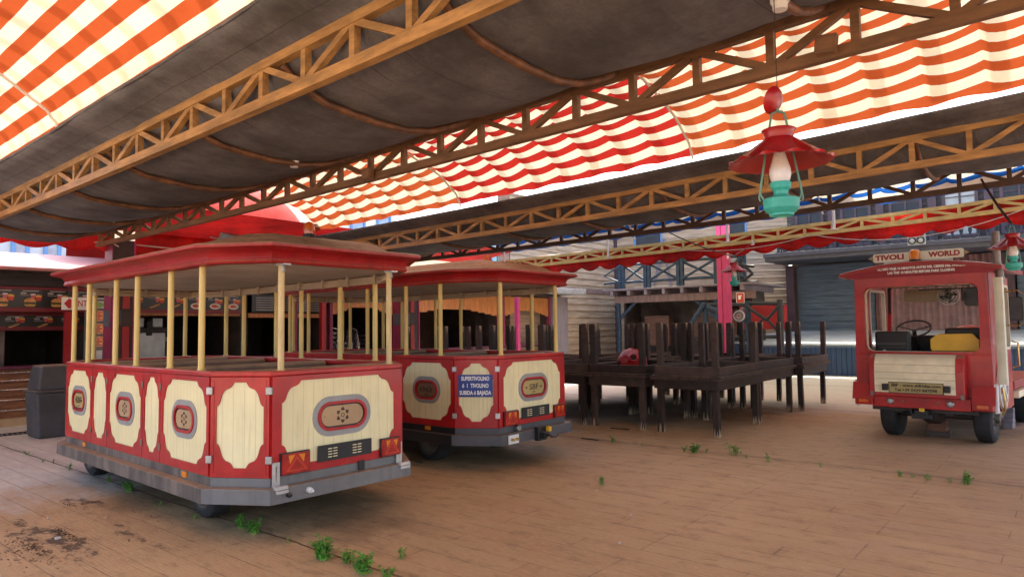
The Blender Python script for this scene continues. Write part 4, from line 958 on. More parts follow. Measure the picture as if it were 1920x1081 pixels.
# leaf litter
b = MB(); rr = random.Random(5)
for (px, py, sx_, sy, n) in ((60, 1027, .24, .04, 150), (125, 1003, .18, .022, 110), (20, 1045, .2, .06, 50), (125, 944, .10, .02, 26), (270, 965, .25, .02, 22), (235, 1010, .12, .01, 12), (62, 1050, .03, .02, 5)):
    c = atz(px, py)
    for k in range(n):
        x, y = c.x+rr.gauss(0, sx_), c.y+rr.gauss(0, sy); a = rr.uniform(0, pi); l, w_ = rr.uniform(.006, .02), rr.uniform(.003, .009); z = rr.uniform(.003, .012)
        b.box((x, y, z), (l, w_, .002), M4=Matrix.Rotation(a, 3, 'Z')@Matrix.Rotation(rr.uniform(-.5, .5), 3, 'Y'))
tag(b.build('leaf_litter', 'litter'), 'dead leaf litter scattered on the floor at the bottom left', 'leaf litter', kind='stuff')
for (x, y, r_, lb) in ((108, 1009, .035, 'white paper scrap on the leaf litter'), (90, 971, .012, 'tiny pale stone left of the first trailer'), (198, 970, .01, 'tiny white scrap below the first trailer side'), (1100, 863, .014, 'white scrap behind the second trailer coupling'), (1118, 920, .01, 'pale pebble left of the flowering weed'), (1183, 965, .012, 'white pebble in the middle foreground'), (1162, 1018, .012, 'white pebble near the bottom centre')):
    p = atz(x, y); b = MB(); n_ = 7; rr = random.Random(x)
    q = [(cos(2*pi*k/n_)*r_*rr.uniform(.6, 1.1), sin(2*pi*k/n_)*r_*rr.uniform(.5, .9)) for k in range(n_)]
    b.plate(q, [], lambda u, v, w: (u, v, w+.001), .006+r_*.15); tag(b.build('litter_scrap', 'paper', loc=(p.x, p.y, 0)), lb, 'litter', 'scraps and pebbles on the floor')
for (x0, y0, x1, y1, lb) in ((1145, 803, 1180, 806, 'broken wood splinter under the left tables'), (768, 862, 790, 868, 'flat dark strip beside the second trailer tyre'), (1090, 822, 1122, 826, 'thin dark stick on the floor below the second trailer')):
    a, c = atz(x0, y0), atz(x1, y1); b = MB(); b.bar((a.x, a.y, .012), (c.x, c.y, .014), .025, .014); tag(b.build('wood_splinter', 'darkwood2'), lb, 'wood splinter', 'splinters on the floor')

# ------------------------------------------------------------------ red tractor of the tourist train
TR = empty('tourist_train_tractor', (-1.68, 10.92, 0), 'red tourist train tractor seen from behind, with yellow board in its window', 'tractor', rz=-.075); TR.scale = (1.045, 1, 1.0)
def tb(name, mt, bevel=0, smooth=None, par=TR):
    class _C:
        def __enter__(s): s.b = MB(); return s.b
        def __exit__(s, *a): s.o = s.b.build(name, mt, par, smooth=smooth, bevel=bevel); tb.last = s.o
    return _C()
def rrect(u0, u1, v0, v1, r, n=5):
    P = []
    for (cx, cy, a0) in ((u1-r, v0+r, -pi/2), (u1-r, v1-r, 0), (u0+r, v1-r, pi/2), (u0+r, v0+r, pi)):
        for k in range(n+1): t = a0+pi/2*k/n; P.append((cx+r*cos(t), cy+r*sin(t)))
    return P
back = lambda u, v, w: (u, -w, v)
HW = .79
roofz = lambda u: 2.30+.12*(1-(u/.95)**2)
# rear wall with window opening
with tb('rear_wall', 'red', bevel=.006) as b:
    ol = [(-HW, .46), (HW, .46), (HW+.0, .9), (HW-.02, 2.30)]+[(u, 2.30+.03) for u in (.5, 0, -.5)]+[(-HW+.02, 2.30), (-HW, .9)]
    b.plate(ol, [rrect(-.66, .68, 1.205, 2.12, .10)], back, .05)
with tb('window_trim', 'cream2') as b: b.plate(rrect(-.665, .685, 1.20, 2.125, .10), [rrect(-.635, .678, 1.212, 2.112, .09)], lambda u, v, w: (u, -w+.03, v), .02)
with tb('corner_pillar', 'red', bevel=.03) as b: b.bx(-HW-.005, -HW+.12, .0, .12, .46, 2.29)
with tb('corner_pillar', 'red', bevel=.03) as b: b.bx(HW-.12, HW+.005, .0, .12, .46, 2.29)
# side walls: lower panels, pillars, header
for s in (-1, 1):
    with tb('side_panel', 'red', bevel=.01) as b:
        x = s*(HW-.02); b.bx(x-.02, x+.02, .1, .45, .46, 2.28)
    with tb('door', 'red', bevel=.008) as b:
        x = s*(HW-.015); f_ = lambda u, v, w: (x+(w-.01), u, v)
        b.plate(rect(.47, 1.42, .40, 2.24), [rrect(.56, 1.34, 1.22, 2.12, .08)], f_, .03)
    dd = tb.last
    with tb('door_frame_trim', 'cream2', par=dd) as b: b.plate(rrect(.555, 1.345, 1.215, 2.125, .08), [rrect(.59, 1.31, 1.25, 2.09, .07)], lambda u, v, w: (x+(w-.02), u, v), .05)
    with tb('front_pillar', 'red', bevel=.01) as b: b.bar((s*(HW-.03), 1.45, .5), (s*(HW-.08), 1.52, 2.26), .06, .06)
# roof: arched with overhang
with tb('roof', 'roofred', smooth=40) as b:
    n = 16; secs = [(-.12, .0, .95), (-.10, .0, .955), (-.06, .012, .95), (1.6, .012, .95), (1.72, .0, .94)]; vs = []
    for (y, dz, hw) in secs:
        for k in range(n+1): u = -hw+2*hw*k/n; vs.append((u, y, roofz(u)+dz+.03))
        for k in range(n+1): u = hw-2*hw*k/n; vs.append((u*(1 if y > -.11 else .99), y, roofz(u)-.02))
    m_ = 2*(n+1); fs = [tuple(range(m_))[::-1], tuple((len(secs)-1)*m_+k for k in range(m_))]+[(i*m_+k, i*m_+(k+1) % m_, (i+1)*m_+(k+1) % m_, (i+1)*m_+k) for i in range(len(secs)-1) for k in range(m_)]
    b.add(vs, fs)
with tb('roof_fascia', 'fasciared', smooth=30) as b:
    up_ = [(u*.93/.93, roofz(u)-.018) for u in [-.92+1.84*k/16 for k in range(17)]]
    lo = [(u, 2.265) for u in (.84, -.84)]
    b.plate([(p[0], p[1]) for p in [(-.84, 2.255)]+[(.84, 2.255)]+up_[::-1]], [], lambda u, v, w: (u, -.055-w-.04*max(0, (v-2.26)/.15), v), .02)
fz = tb.last
text_mesh('lettering', ['ULTIMO VIAJE 10 MINUTOS ANTES DEL CIERRE DEL PARQUE', 'LAS TRIP 10 MINUTES BEFORE PARK CLOSING'], .044, lambda u, v, w: (u+.06, -.077-.04*max(0, (2.335+v-2.26)/.15)-.004, 2.338+v), 'lettering', fz, width=[1.02, .78], bold=.0026, gap=1.3)
with tb('rear_sill', 'red', bevel=.01) as b: b.bx(-HW, HW, -.055, .0, 1.165, 1.20)
# engine hood, cream boards in red surround
with tb('engine_hood', 'red', bevel=.015, smooth=None) as b:
    pr_ = [(0, 1.175), (-.10, 1.17), (-.165, 1.13), (-.20, 1.06), (-.22, .95), (-.225, .60), (0, .60)]
    b.plate([(-y, z) for y, z in pr_][::-1], [], lambda u, v, w: (-.575+w, -u-.05, v), 1.10)
hd = tb.last
with tb('hood_panel', 'creamp', smooth=40, par=hd) as b:
    pr_ = [(-.11, 1.176), (-.172, 1.136), (-.208, 1.06), (-.2285, .95), (-.2335, .655)]
    nseg = len(pr_); vs = [(-.50, y-.05, z) for y, z in pr_]+[(.43, y-.05, z) for y, z in pr_]
    b.add(vs, [(i, i+1, nseg+i+1, nseg+i) for i in range(nseg-1)])
with tb('board_joints', 'vis', par=hd) as b:
    for z in (.74, .84, .93, 1.035): b.bx(-.50, .43, -.2855-(.0 if z < 1 else -.018), -.2805-(.0 if z < 1 else -.018), z, z+.004)
with tb('lower_panel', 'red', bevel=.008) as b: b.bx(-.55, .56, -.16, -.052, .44, .60)
for s in (-1, 1):
    with tb('fender', 'red', bevel=.03) as b:
        x0, x1 = (-HW-.0, -.58) if s < 0 else (.60, HW)
        vs = [(x0, -.055, .56), (x1, -.055, .56), (x1, -.055, .78), (x0, -.055, .78), (x0, -.17, .56), (x1, -.17, .56), (x1, -.12, .74), (x0, -.12, .74)]
        b.add(vs, [(0, 1, 2, 3)[::1], (7, 6, 5, 4)[::-1], (4, 5, 1, 0), (3, 2, 6, 7), (0, 3, 7, 4), (1, 5, 6, 2)])
    with tb('lamp_housing', 'red', bevel=.008) as b: b.bx(*((-HW, -.56) if s < 0 else (.57, HW)), -.165, -.055, .455, .56)
    hs = tb.last; u0, u1 = (-.765, -.585) if s < 0 else (.60, .775)
    with tb('tail_lamp', 'redlens', bevel=.004, par=hs) as b: b.bx(u0, u1, -.18, -.16, .47, .545)
    tl_ = tb.last
    with tb('indicator', 'orangelens', par=tl_) as b: b.bx(u0+.03, u1-.03, -.184, -.179, .49, .53)
    with tb('round_lamp', 'steel', smooth=30) as b: b.lathe([(.042, 0), (.042, .02), (.034, .026), (.03, .034), (0, .036)], (-.345 if s < 0 else .345, -.16, .525), (0, -1, 0), 20)
    with tb('star_bolt', 'goldtrim') as b: b.lathe([(.022, 0), (.012, .012), (0, .014)], (-.20 if s < 0 else .20, -.16, .525), (0, -1, 0), 5)
with tb('name_plate', 'gold', bevel=.003) as b: b.plate(rect(-.325, .30, .655, .80), [], lambda u, v, w: (u, -.285-w, v), .012)
npl = tb.last
text_mesh('lettering', ['SBF - www.sbfrides.com', 'Tel.+39 0429 847098'], .056, lambda u, v, w: (u-.012, -.2975-w, .7275+v), 'ink', npl, width=[.57, .49], bold=.0020, gap=1.12)
with tb('plate_border', 'ink', par=npl) as b: b.plate(rect(-.327, .302, .653, .802), [rect(-.319, .294, .661, .794)], lambda u, v, w: (u, -.290-w, v), .009)
for u in (-.365, .345):
    with tb('plate_lamp', 'black', bevel=.008) as b: b.bx(u-.032, u+.032, -.35, -.283, .685, .775)
for u in (-.53, .50):
    with tb('hood_latch', 'exhp') as b: b.bx(u-.02, u+.02, -.30, -.27, .60, .66)
# cab interior
with tb('cab_floor', 'kdark') as b: b.bx(-HW+.05, HW-.05, .02, 2.6, .5, .56)
for (x, w_) in ((-.40, .44),):
    with tb('driver_seat', 'black', bevel=.03) as b: b.bx(x-w_/2, x+w_/2, .25, .35, .95, 1.49); b.bx(x-w_/2, x+w_/2, .30, .75, .85, 1.0)
    stt = tb.last
    with tb('seat_pocket', 'seatgrey', par=stt, bevel=.006) as b: b.bx(x-.19, x+.17, .235, .25, 1.29, 1.325); b.bx(x-.15, x+.17, .240, .25, 1.25, 1.265)
    with tb('seat_knob', 'steel', par=stt, smooth=40) as b: b.lathe([(.025, 0), (.02, .012), (0, .014)], (x-.10, .25, 1.205), (0, -1, 0), 14)
with tb('passenger_seat', 'black', bevel=.03) as b: b.bx(.20, .66, .42, .52, .95, 1.53); b.bx(.20, .66, .50, .95, .85, 1.0)
YB = MB(); YB.plate([(.10, 1.215), (.60, 1.215), (.635, 1.25), (.635, 1.36), (.56, 1.455), (.17, 1.445), (.085, 1.375), (.085, 1.25)], [], lambda u, v, w: (u, .2-w, v), .05); YB.build('yellow_board', 'yellow', TR, bevel=.008)
with tb('steering_wheel', 'black', smooth=50) as b:
    c = V((-.28, .92, 1.52)); ax = V((0, -.55, .83)); a_ = V((1, 0, 0)); b2 = ax.cross(a_)
    b.tube([c+(a_*cos(2*pi*k/28)+b2*sin(2*pi*k/28))*.22 for k in range(29)], .014, 8, cap=False)
    for t in (.3, pi-.3, -pi/2): b.tube([c-ax*.03, c+(a_*cos(t)+b2*sin(t))*.215], .010, 6)
    b.tube([c-ax*.03, c+V((0, .25, -.4))], .03, 8)
with tb('dashboard', 'black', bevel=.02) as b: b.bx(-HW+.05, HW-.05, 1.15, 1.5, 1.0, 1.42); b.bx(-.1, .3, 1.0, 1.2, 1.05, 1.3)
dbd = tb.last
with tb('dash_switches', 'seatgrey', par=dbd) as b:
    for k in range(7): b.bx(-.08+k*.05, -.055+k*.05, .99, 1.0, 1.2, 1.23)
with tb('windscreen_frame', 'black') as b:
    f_ = lambda u, v, w: (u, 1.5-w, v)
    b.plate(rrect(-.74, .74, 1.36, 2.22, .05), [rrect(-.70, .70, 1.42, 2.17, .05)], f_, .03)
with tb('windscreen_glass', 'glass') as b: b.add([(-.70, 1.5, 1.42), (.70, 1.5, 1.42), (.70, 1.5, 2.17), (-.70, 1.5, 2.17)], [(0, 1, 2, 3)])
with tb('sun_visor', 'vis', bevel=.03) as b: b.plate(rrect(-.42, .19, 1.92, 2.12, .04), [], lambda u, v, w: (u, 1.1-w, v), .03)
with tb('mirror', 'seatgrey', bevel=.02) as b: b.plate(rrect(.42, .72, 1.83, 2.07, .04), [], lambda u, v, w: (u, .6-w, v), .03)
with tb('headlining_bar', 'black') as b: b.bx(-.1, .6, .5, .53, 2.07, 2.09); b.bx(.40, .425, .5, .53, 1.9, 2.08)
fc = V((.16, 1.0, 2.0))
with tb('cab_fan', 'steel', smooth=40) as b:
    for rr_ in (.135, .10, .065): b.tube([fc+V((cos(2*pi*k/24)*rr_, 0, sin(2*pi*k/24)*rr_)) for k in range(25)], .005, 5, cap=False)
    for k in range(12): t = 2*pi*k/12; b.tube([fc+V((cos(t)*.03, -.02, sin(t)*.03)), fc+V((cos(t)*.135, 0, sin(t)*.135))], .0025, 4)
    b.lathe([(.05, .0), (.05, -.09), (.03, -.12), (0, -.12)], fc, (0, -1, 0), 16)
fn_ = tb.last
with tb('fan_blades', 'black', par=fn_) as b:
    for k in range(4):
        t = pi/2*k+.4; u = V((cos(t), 0, sin(t))); v_ = V((-sin(t), .35, cos(t)))
        b.add([fc+u*.02-v_*.015, fc+u*.10-v_*.045, fc+u*.11+v_*.03, fc+u*.02+v_*.015], [(0, 1, 2, 3)])
with tb('ceiling', 'ceil') as b: b.bx(-HW+.03, HW-.03, .02, 1.5, 2.245, 2.262)
# sign, beacon on the roof
with tb('roof_sign', 'signcream', bevel=.006) as b: b.plate(rrect(-.55, .52, 2.485, 2.607, .02), [], lambda u, v, w: (u, .12-w, v), .03)
sg = tb.last
text_mesh('lettering', ['TIVOLI'], .098, lambda u, v, w: (-.345+u, .089-w, 2.545+v), 'kred', sg, width=.36, bold=.0045)
text_mesh('lettering', ['WORLD'], .098, lambda u, v, w: (.305+u, .089-w, 2.545+v), 'kred', sg, width=.36, bold=.0045)
with tb('sign_end', 'tan', par=sg) as b:
    b.plate([(.53, 2.515), (.59, 2.545), (.53, 2.575)], [], lambda u, v, w: (u, .115-w, v), .02)
with tb('sign_foot', 'steel') as b:
    b.bx(-.415, .395, .09, .12, 2.40, 2.485)
with tb('sign_end', 'tan', par=sg) as b: b.plate([(-.56, 2.575), (-.62, 2.545), (-.56, 2.515)], [], lambda u, v, w: (u, .115-w, v), .02)
with tb('beacon', 'black', smooth=35) as b: b.lathe([(.07, 0), (.072, .03), (.066, .05), (0, .05)], (-.02, .02, 2.44), n=18)
bc = tb.last
with tb('lens', 'amber', smooth=45, par=bc) as b: b.lathe([(.062, .05), (.062, .15), (.055, .175), (.03, .19), (0, .192)], (-.02, .02, 2.44), n=18)
# exhaust stack with heat shield at the right rear corner
with tb('exhaust_pipe', 'exhp', smooth=40) as b:
    b.tube([(HW+.09, .02, 2.78), (HW+.09, .02, 2.62), (HW+.09, .02, 2.40), (HW+.105, .03, 2.30), (HW+.12, .03, 2.10)], .045, 16); b.lathe([(.056, 0), (.056, .05)], (HW+.09, .02, 2.60), n=16)
with tb('heat_shield', 'exh', smooth=40) as b:
    pts = []
    b.plate([(-.055, 0), (-.045, -.045), (0, -.06), (.045, -.045), (.055, 0), (.045, .02), (-.045, .02)], [], lambda u, v, w: (HW+.095+u+(1.4-w)*.0, .0+v, .80+w), 1.38)
with tb('wing_mirror_arm', 'brass', smooth=40) as b: b.tube([(HW+.0, .95, 2.02), (HW+.16, .93, 2.04), (HW+.24, .92, 1.98), (HW+.24, .92, 1.62), (HW+.17, .93, 1.55), (HW, .95, 1.56)], .011, 8)
with tb('wing_mirror', 'black', bevel=.012) as b: b.plate(rrect(HW+.075, HW+.225, 1.62, 1.95, .03), [], lambda u, v, w: (u, .93-w, v), .05)
with tb('wing_mirror_glass', 'seatgrey') as b: b.plate(rrect(HW+.087, HW+.213, 1.635, 1.935, .025), [], lambda u, v, w: (u, .88-w, v), .002)
# decorative wheel panel and rails on the right side, lower flank
for s in (-1, 1):
    with tb('white_side_skirt', 'white', bevel=.01) as b: b.bx(s*HW-.005, s*HW+s*.035, -.03, .06, .42, .80)
    sk_ = tb.last
    with tb('spoked_panel', 'white') as b:
        f_ = lambda u, v, w: (s*(HW+.01)+s*w, u, v)
        b.plate(circ(.45, .76, .33, 32), [circ(.45, .76, .30, 32)], f_, .03)
        for k in range(10):
            t = 2*pi*k/10; b.plate([(.45+cos(t-.05)*.06, .76+sin(t-.05)*.06), (.45+cos(t-.1)*.31, .76+sin(t-.1)*.31), (.45+cos(t+.1)*.31, .76+sin(t+.1)*.31), (.45+cos(t+.05)*.06, .76+sin(t+.05)*.06)], [], f_, .025)
        b.plate(circ(.45, .76, .08, 16), [], f_, .04)
with tb('grab_rail', 'brass', smooth=40) as b: b.tube([(HW+.03, 1.3, .95), (HW+.10, 1.3, .98), (HW+.10, 1.3, 1.30), (HW+.03, 1.3, 1.33)], .012, 8)
with tb('grab_rail', 'brass', smooth=40) as b: b.tube([(HW+.04, .30, .74), (HW+.06, .28, .60), (HW+.06, .28, .45), (HW+.03, .30, .38)], .014, 8)
# loco front: boiler, chimney, tender flank
with tb('footplate', 'kred', bevel=.01) as b: b.bx(-HW-.02, HW+.02, 1.45, 4.2, .62, .74)
with tb('running_board', 'creamp', bevel=.01) as b: b.bx(HW-.1, HW+.06, 1.5, 4.2, .50, .60); b.bx(-HW-.06, -HW+.1, 1.5, 4.2, .50, .60)
with tb('boiler', 'kred', smooth=40) as b: b.lathe([(0, 0), (.42, 0), (.42, .8), (.435, .8), (.435, .86), (.42, .86), (.42, 1.7), (.435, 1.7), (.435, 1.76), (.42, 1.76), (.42, 2.5), (.38, 2.6), (0, 2.62)], (0, 1.5, 1.02), (0, 1, 0), 32)
with tb('steam_dome', 'kred', smooth=40) as b: b.lathe([(.15, 0), (.15, .06), (.21, .09), (.21, .12), (.12, .17), (0, .19)], (.12, 2.6, 1.38), n=28)
with tb('chimney', 'kred', smooth=40) as b: b.lathe([(.15, 0), (.11, .1), (.10, .65), (.17, .85), (.2, 1.02), (.17, 1.05)], (.26, 3.7, 1.38), n=24)
ch_ = tb.last
with tb('chimney_bands', 'white', smooth=40, par=ch_) as b: 
    for z in (1.86, 2.06): b.lathe([(.12, 0), (.14, .012), (.14, .035), (.12, .045)], (.26, 3.7, z), n=24)
# wheels, axle, underframe, coupling
wheel(TR, -.60, .42, .22, .335, -1, yax=(1, 0, 0)) if False else None
def twheel(x, y, s, r=.335):
    root2 = TR; ax = (s, 0, 0)
    t = MB(); w = .19; pr_ = [(r*.62, 0), (r*.72, .010), (r*.88, .004), (r*.965, -.015), (r, -.04), (r, -w+.04), (r*.965, -w+.015), (r*.88, -w-.004), (r*.62, -w)]
    t.lathe(pr_, (x, y, r), ax, 72, lambda rr, hh, i, th: (rr-(.006 if i in (4, 5) and int(th/(2*pi)*36) % 2 else 0), hh)); to = t.build('wheel', 'rubber', TR, smooth=30)
    g_ = MB()
    h = MB(); h.lathe([(r*.64, -w), (r*.64, -.01), (r*.60, .0), (r*.57, -.03), (r*.4, -.05), (r*.34, -.01), (r*.2, 0), (r*.19, .05), (.0, .06)], (x, y, r), ax, 28)
    for k in range(6):
        tt = 2*pi*k/6; c_ = V((x, y+cos(tt)*r*.28, r+sin(tt)*r*.28)); h.lathe([(.014, -.02), (.014, .035), (0, .035)], c_, ax, 6)
    h.build('rim', 'rim', to, smooth=35)
twheel(-.52, .30, -1); twheel(.74, .30, 1); twheel(-.52, 2.9, -1); twheel(.80, 2.9, 1)
with tb('rear_axle', 'kdark', smooth=40) as b: b.tube([(-.5, .30, .33), (.6, .30, .33)], .05, 10); b.lathe([(.05, -.15), (.13, -.08), (.13, .08), (.05, .15)], (.05, .30, .33), (1, 0, 0), 14)
with tb('underframe', 'kdark') as b: b.bx(-.6, .62, -.05, .02, .385, .44); b.bx(-.34, -.24, 0, 4, .36, .46); b.bx(.24, .34, 0, 4, .36, .46)
with tb('tow_hitch', 'black', bevel=.008) as b: b.bx(-.06, .10, -.22, -.02, .36, .42); b.bx(-.10, .14, -.20, -.10, .31, .37); b.bx(-.12, -.09, -.2, -.1, .36, .43)
hi = tb.last
with tb('yellow_tag', 'yellow', par=hi) as b: b.bx(.0, .06, -.225, -.20, .41, .455)
# stack of blocks that props the tractor
for k, (w_, d_, z0, z1, mt, a, lb) in enumerate(((.30, .16, .0, .075, 'darkwood2', .1, 'bottom grey block of the prop stack under the tractor'), (.24, .14, .076, .15, 'brick', -.15, 'second reddish block of the prop stack under the tractor'), (.23, .14, .151, .225, 'brick', .05, 'third reddish block of the prop stack under the tractor'), (.17, .13, .226, .305, 'brick', -.1, 'top narrow block of the prop stack under the tractor'))):
    b = MB(); b.bx(-w_/2, w_/2, -d_/2, d_/2, 0, z1-z0); p = atz(1757, 818); tag(b.build('prop_block', mt, loc=(p.x-.0, p.y+.08, z0), rz=a, bevel=.006), lb, 'block', 'blocks under the tractor')
b = MB()
for k in range(4): b.bx(-.06, .06, -.14+.05*k, .10, .075*k, .075*k+.074)
p = atz(1893, 801); tag(b.build('wheel_chock', 'lilac', loc=(p.x, p.y, 0), bevel=.004, rz=-.1), 'grey stepped wooden chock beside the tractor wheel at the right edge', 'chock')

# ------------------------------------------------------------------ food kiosks along the left
KX = -14.6
kw = lambda u, v, w: (KX+w, u, v)          # u runs along +Y, w towards the plaza
def kioskpart(parent, name, mt, fnb, bevel=0, smooth=None):
    b = MB(); fnb(b); return b.build(name, mt, parent, bevel=bevel, smooth=smooth)
def food(parent, fn, cu, cv, s, kind):
    f = lambda w0: (lambda u, v, w: fn(cu+u*s, cv+v*s, w0+w))
    def pt(nm, mt, outline, w0):
        b = MB(); b.plate(outline, [], f(w0), .0015); b.build(nm, mt, parent)
    ell = lambda cx, cy, rx, ry, a0=0, a1=2*pi, n=14: [(cx+rx*cos(a0+(a1-a0)*k/n), cy+ry*sin(a0+(a1-a0)*k/n)) for k in range(n+(0 if a1-a0 > 6.2 else 1))]
    if kind != 'pizza':
        pt('drink_picture', 'cup', [(.02, .05), (.18, .05), (.24, .34), (-.04, .34)], .001); pt('drink_lid_picture', 'plateprint', ell(.10, .35, .15, .05), .0026)
        pt('fries_box_picture', 'sauce', [(.26, -.02), (.50, -.02), (.56, .20), (.22, .20)], .0026); pt('fries_picture', 'fries', [(.23, .16), (.24, .33), (.29, .27), (.33, .38), (.38, .29), (.43, .37), (.47, .28), (.53, .34), (.55, .16)], .001)
    if kind == 'burger':
        pt('bun_bottom_picture', 'bun', [(-.34, -.32), (-.24, -.38), (.14, -.38), (.24, -.32), (.22, -.24), (-.32, -.24)], .004); pt('salad_picture', 'lettuce', [(-.36, -.24), (-.2, -.29), (0, -.23), (.12, -.28), (.26, -.23), (.24, -.17), (-.34, -.17)], .0055)
        pt('patty_picture', 'patty', [(-.33, -.21), (.23, -.21), (.23, -.12), (-.33, -.12)], .007); pt('bun_top_picture', 'bun', [(-.36, -.11), (.26, -.11)]+ell(-.05, -.09, .31, .22, 0, pi)[1:-1], .0085)
    elif kind == 'roll':
        pt('roll_picture', 'bun', [(-.42, -.34), (-.30, -.38), (.2, -.16), (.26, -.06), (.1, -.05), (-.40, -.26)], .004); pt('filling_picture', 'patty', [(-.36, -.29), (.2, -.08), (.16, -.045), (-.38, -.25)], .006)
    elif kind == 'plate':
        pt('plate_picture', 'plateprint', ell(0, -.18, .42, .22), .004); pt('meal_picture', 'sauce', ell(-.05, -.17, .24, .12), .006); pt('side_picture', 'lettuce', ell(.2, -.2, .1, .06), .0075)
    elif kind == 'pizza':
        pt('crust_picture', 'bun', ell(0, 0, .45, .24), .001); pt('topping_picture', 'sauce', ell(0, 0, .38, .19), .0026)
        for k in range(6): pt('cheese_picture', 'fries', ell(.22*cos(k*1.05), .10*sin(k*1.05), .07, .04, n=8), .004)
def board_(parent, u0, u1, z0, z1, kinds, w=.05, s=.30, X0=None):
    fn = kw if X0 is None else (lambda u, v, w_: (X0+w_, u, v))
    o = kioskpart(parent, 'menu_board', 'board', lambda b: b.plate(rect(u0, u1, z0, z1), [], lambda u, v, w_: fn(u, v, w+w_), .03))
    kioskpart(o, 'board_edge', 'boardred', lambda b: (b.plate(rect(u0, u1, z0-.02, z0+.055), [], lambda u, v, w_: fn(u, v, w+.031+w_), .003), b.plate(rect(u0, u1, z1-.02, z1+.03), [], lambda u, v, w_: fn(u, v, w+.031+w_), .004)))
    n = len(kinds); st = (u1-u0)/n
    for k, kd in enumerate(kinds):
        cu = u0+st*(k+.5); f2 = lambda u, v, w_: fn(u, v, w+.036+w_)
        if kd: food(o, f2, cu, (z0+z1)/2-.01, s, kd)
        if kd: kioskpart(o, 'price_text', 'dimtext', lambda b: (b.plate(rect(cu-.16, cu-.07, z1-.10, z1-.07), [], f2, .001), b.plate(rect(cu-.13, cu+.12, z1-.052, z1-.036), [], f2, .001), b.plate(rect(cu-.16, cu-.02, z1-.128, z1-.12), [], f2, .001)))
    return o
def kiosk(y0, y1, label, cnt=True):
    t = empty('food_kiosk', (0, 0, 0), label, 'kiosk', 'food kiosks in the row on the left')
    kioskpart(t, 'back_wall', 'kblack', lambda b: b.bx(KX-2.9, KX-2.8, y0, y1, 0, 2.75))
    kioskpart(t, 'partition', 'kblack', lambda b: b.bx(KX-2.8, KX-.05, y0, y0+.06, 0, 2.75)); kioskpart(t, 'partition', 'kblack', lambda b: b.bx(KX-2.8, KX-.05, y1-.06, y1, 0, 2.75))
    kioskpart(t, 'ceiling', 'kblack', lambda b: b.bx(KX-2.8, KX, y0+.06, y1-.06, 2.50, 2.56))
    kioskpart(t, 'fascia', 'kdark', lambda b: (b.bx(KX-.02, KX+.04, y0, y1, 2.47, 2.76), b.bx(KX-.01, KX+.30, y0, y1, 2.70, 2.75), b.bx(KX+.04, KX+.07, y0, y1, 2.56, 2.60)), bevel=.004)
    if cnt:
        kioskpart(t, 'counter_front', 'counterwood', lambda b: [b.bx(KX-.03, KX+.0, y0, y1, .04+.24*k, .272+.24*k) for k in range(4)])
        kioskpart(t, 'counter_top', 'magtop', lambda b: b.bx(KX-.45, KX+.12, y0, y1, 1.0, 1.045), bevel=.008)
        for z in (.28, .46, .64, .80, .94): kioskpart(t, 'steel_rail', 'alu', lambda b: b.tube([(KX+.06, y0+.02, z), (KX+.06, y1-.02, z)], .013, 8), smooth=50)
        kioskpart(t, 'plinth', 'tan', lambda b: b.bx(KX-.02, KX+.10, y0, y1, .0, .14))
    return t
k1 = kiosk(-3.0, 5.15, 'burger kiosk with dark counter opening at the left edge')
board_(k1, .45, 5.05, 2.03, 2.43, ['burger']*11, s=.30)
board_(k1, 1.0, 5.05, 1.70, 1.98, ['roll']*9, w=-.5, s=.26)  # second board models the blurred reflection of the menu above
kioskpart(k1, 'corner_post', 'kred', lambda b: b.bx(KX+.02, KX+.12, 4.55, 4.66, 1.04, 2.02))
kioskpart(k1, 'grill_unit', 'exhp', lambda b: (b.bx(KX-2.2, KX-1.2, 2.2, 3.2, .6, 1.3), b.bx(KX-2.4, KX-1.0, 3.6, 3.9, .6, 2.2)))
pz = MB(); pz.bx(-.03, .0, 0, .46, 0, 1.12); t = empty('pizza_menu', (-14.0, 4.78, 1.12), 'tall pizza menu panel with three pizzas beside the kiosk column', 'menu board'); pz.build('panel', 'board', t); t.rotation_euler.z = -.55; t.location.y = 4.70
for k in range(3): food(t, lambda u, v, w: (.004+w, u, v), .23, .34+.235*k, .40, 'pizza')
b = MB()
for k in range(4): b.bx(0, .004, .02, .44, .215+.235*k, .225+.235*k)
b.build('divider', 'boardred', t)
b = MB(); b.bx(0, .006, .06, .40, .95, 1.08); pzh = b.build('pizza_header', 'dimtext', t)
b = MB(); b.plate([(.17+.05*cos(2*pi*k/16)*1.6, 1.015+.05*sin(2*pi*k/16)) for k in range(16)], [], lambda u, v, w: (.0065+w, u+.06, v), .002); b.build('green_mark', 'lettuce', pzh)
b = MB(); b.bx(0, .008, .06, .3, .02, .18); b.build('notice', 'dimtext', t)
# ENTRADA sign
pE0, pE1 = atx(115, 569, -14.0), atx(193, 569, -14.0)
es = empty('entrance_sign', (-14.0, pE0.y, 2.04), 'white sign with red arrow and red letters left of the kiosk column', 'sign')
wd = pE1.y-pE0.y+.04
b = MB(); b.plate(rect(0, wd, 0, .225), [], lambda u, v, w: (w, u, v), .02); b.build('sign_panel', 'white', es, bevel=.003)
b = MB(); b.plate([(.035, .112), (.11, .022), (.15, .035), (.15, .19), (.11, .203)], [], lambda u, v, w: (.021+w, u, v), .003); b.build('arrow', 'kredb', es)
text_mesh('lettering', ['ENTRADA'], .155, lambda u, v, w: (.022+w, .455+u, .112+v), 'kredb', es, width=.50, bold=.002)
b = MB(); b.bx(0, .015, .1, .12, .225, .47); b.bx(0, .015, wd-.12, wd-.1, .225, .47); b.build('hanger', 'kdark', es)
for n_ in es.children:
    pass
k2 = kiosk(5.2, 8.15, 'snack kiosk with meal pictures and a steel drinks machine inside')
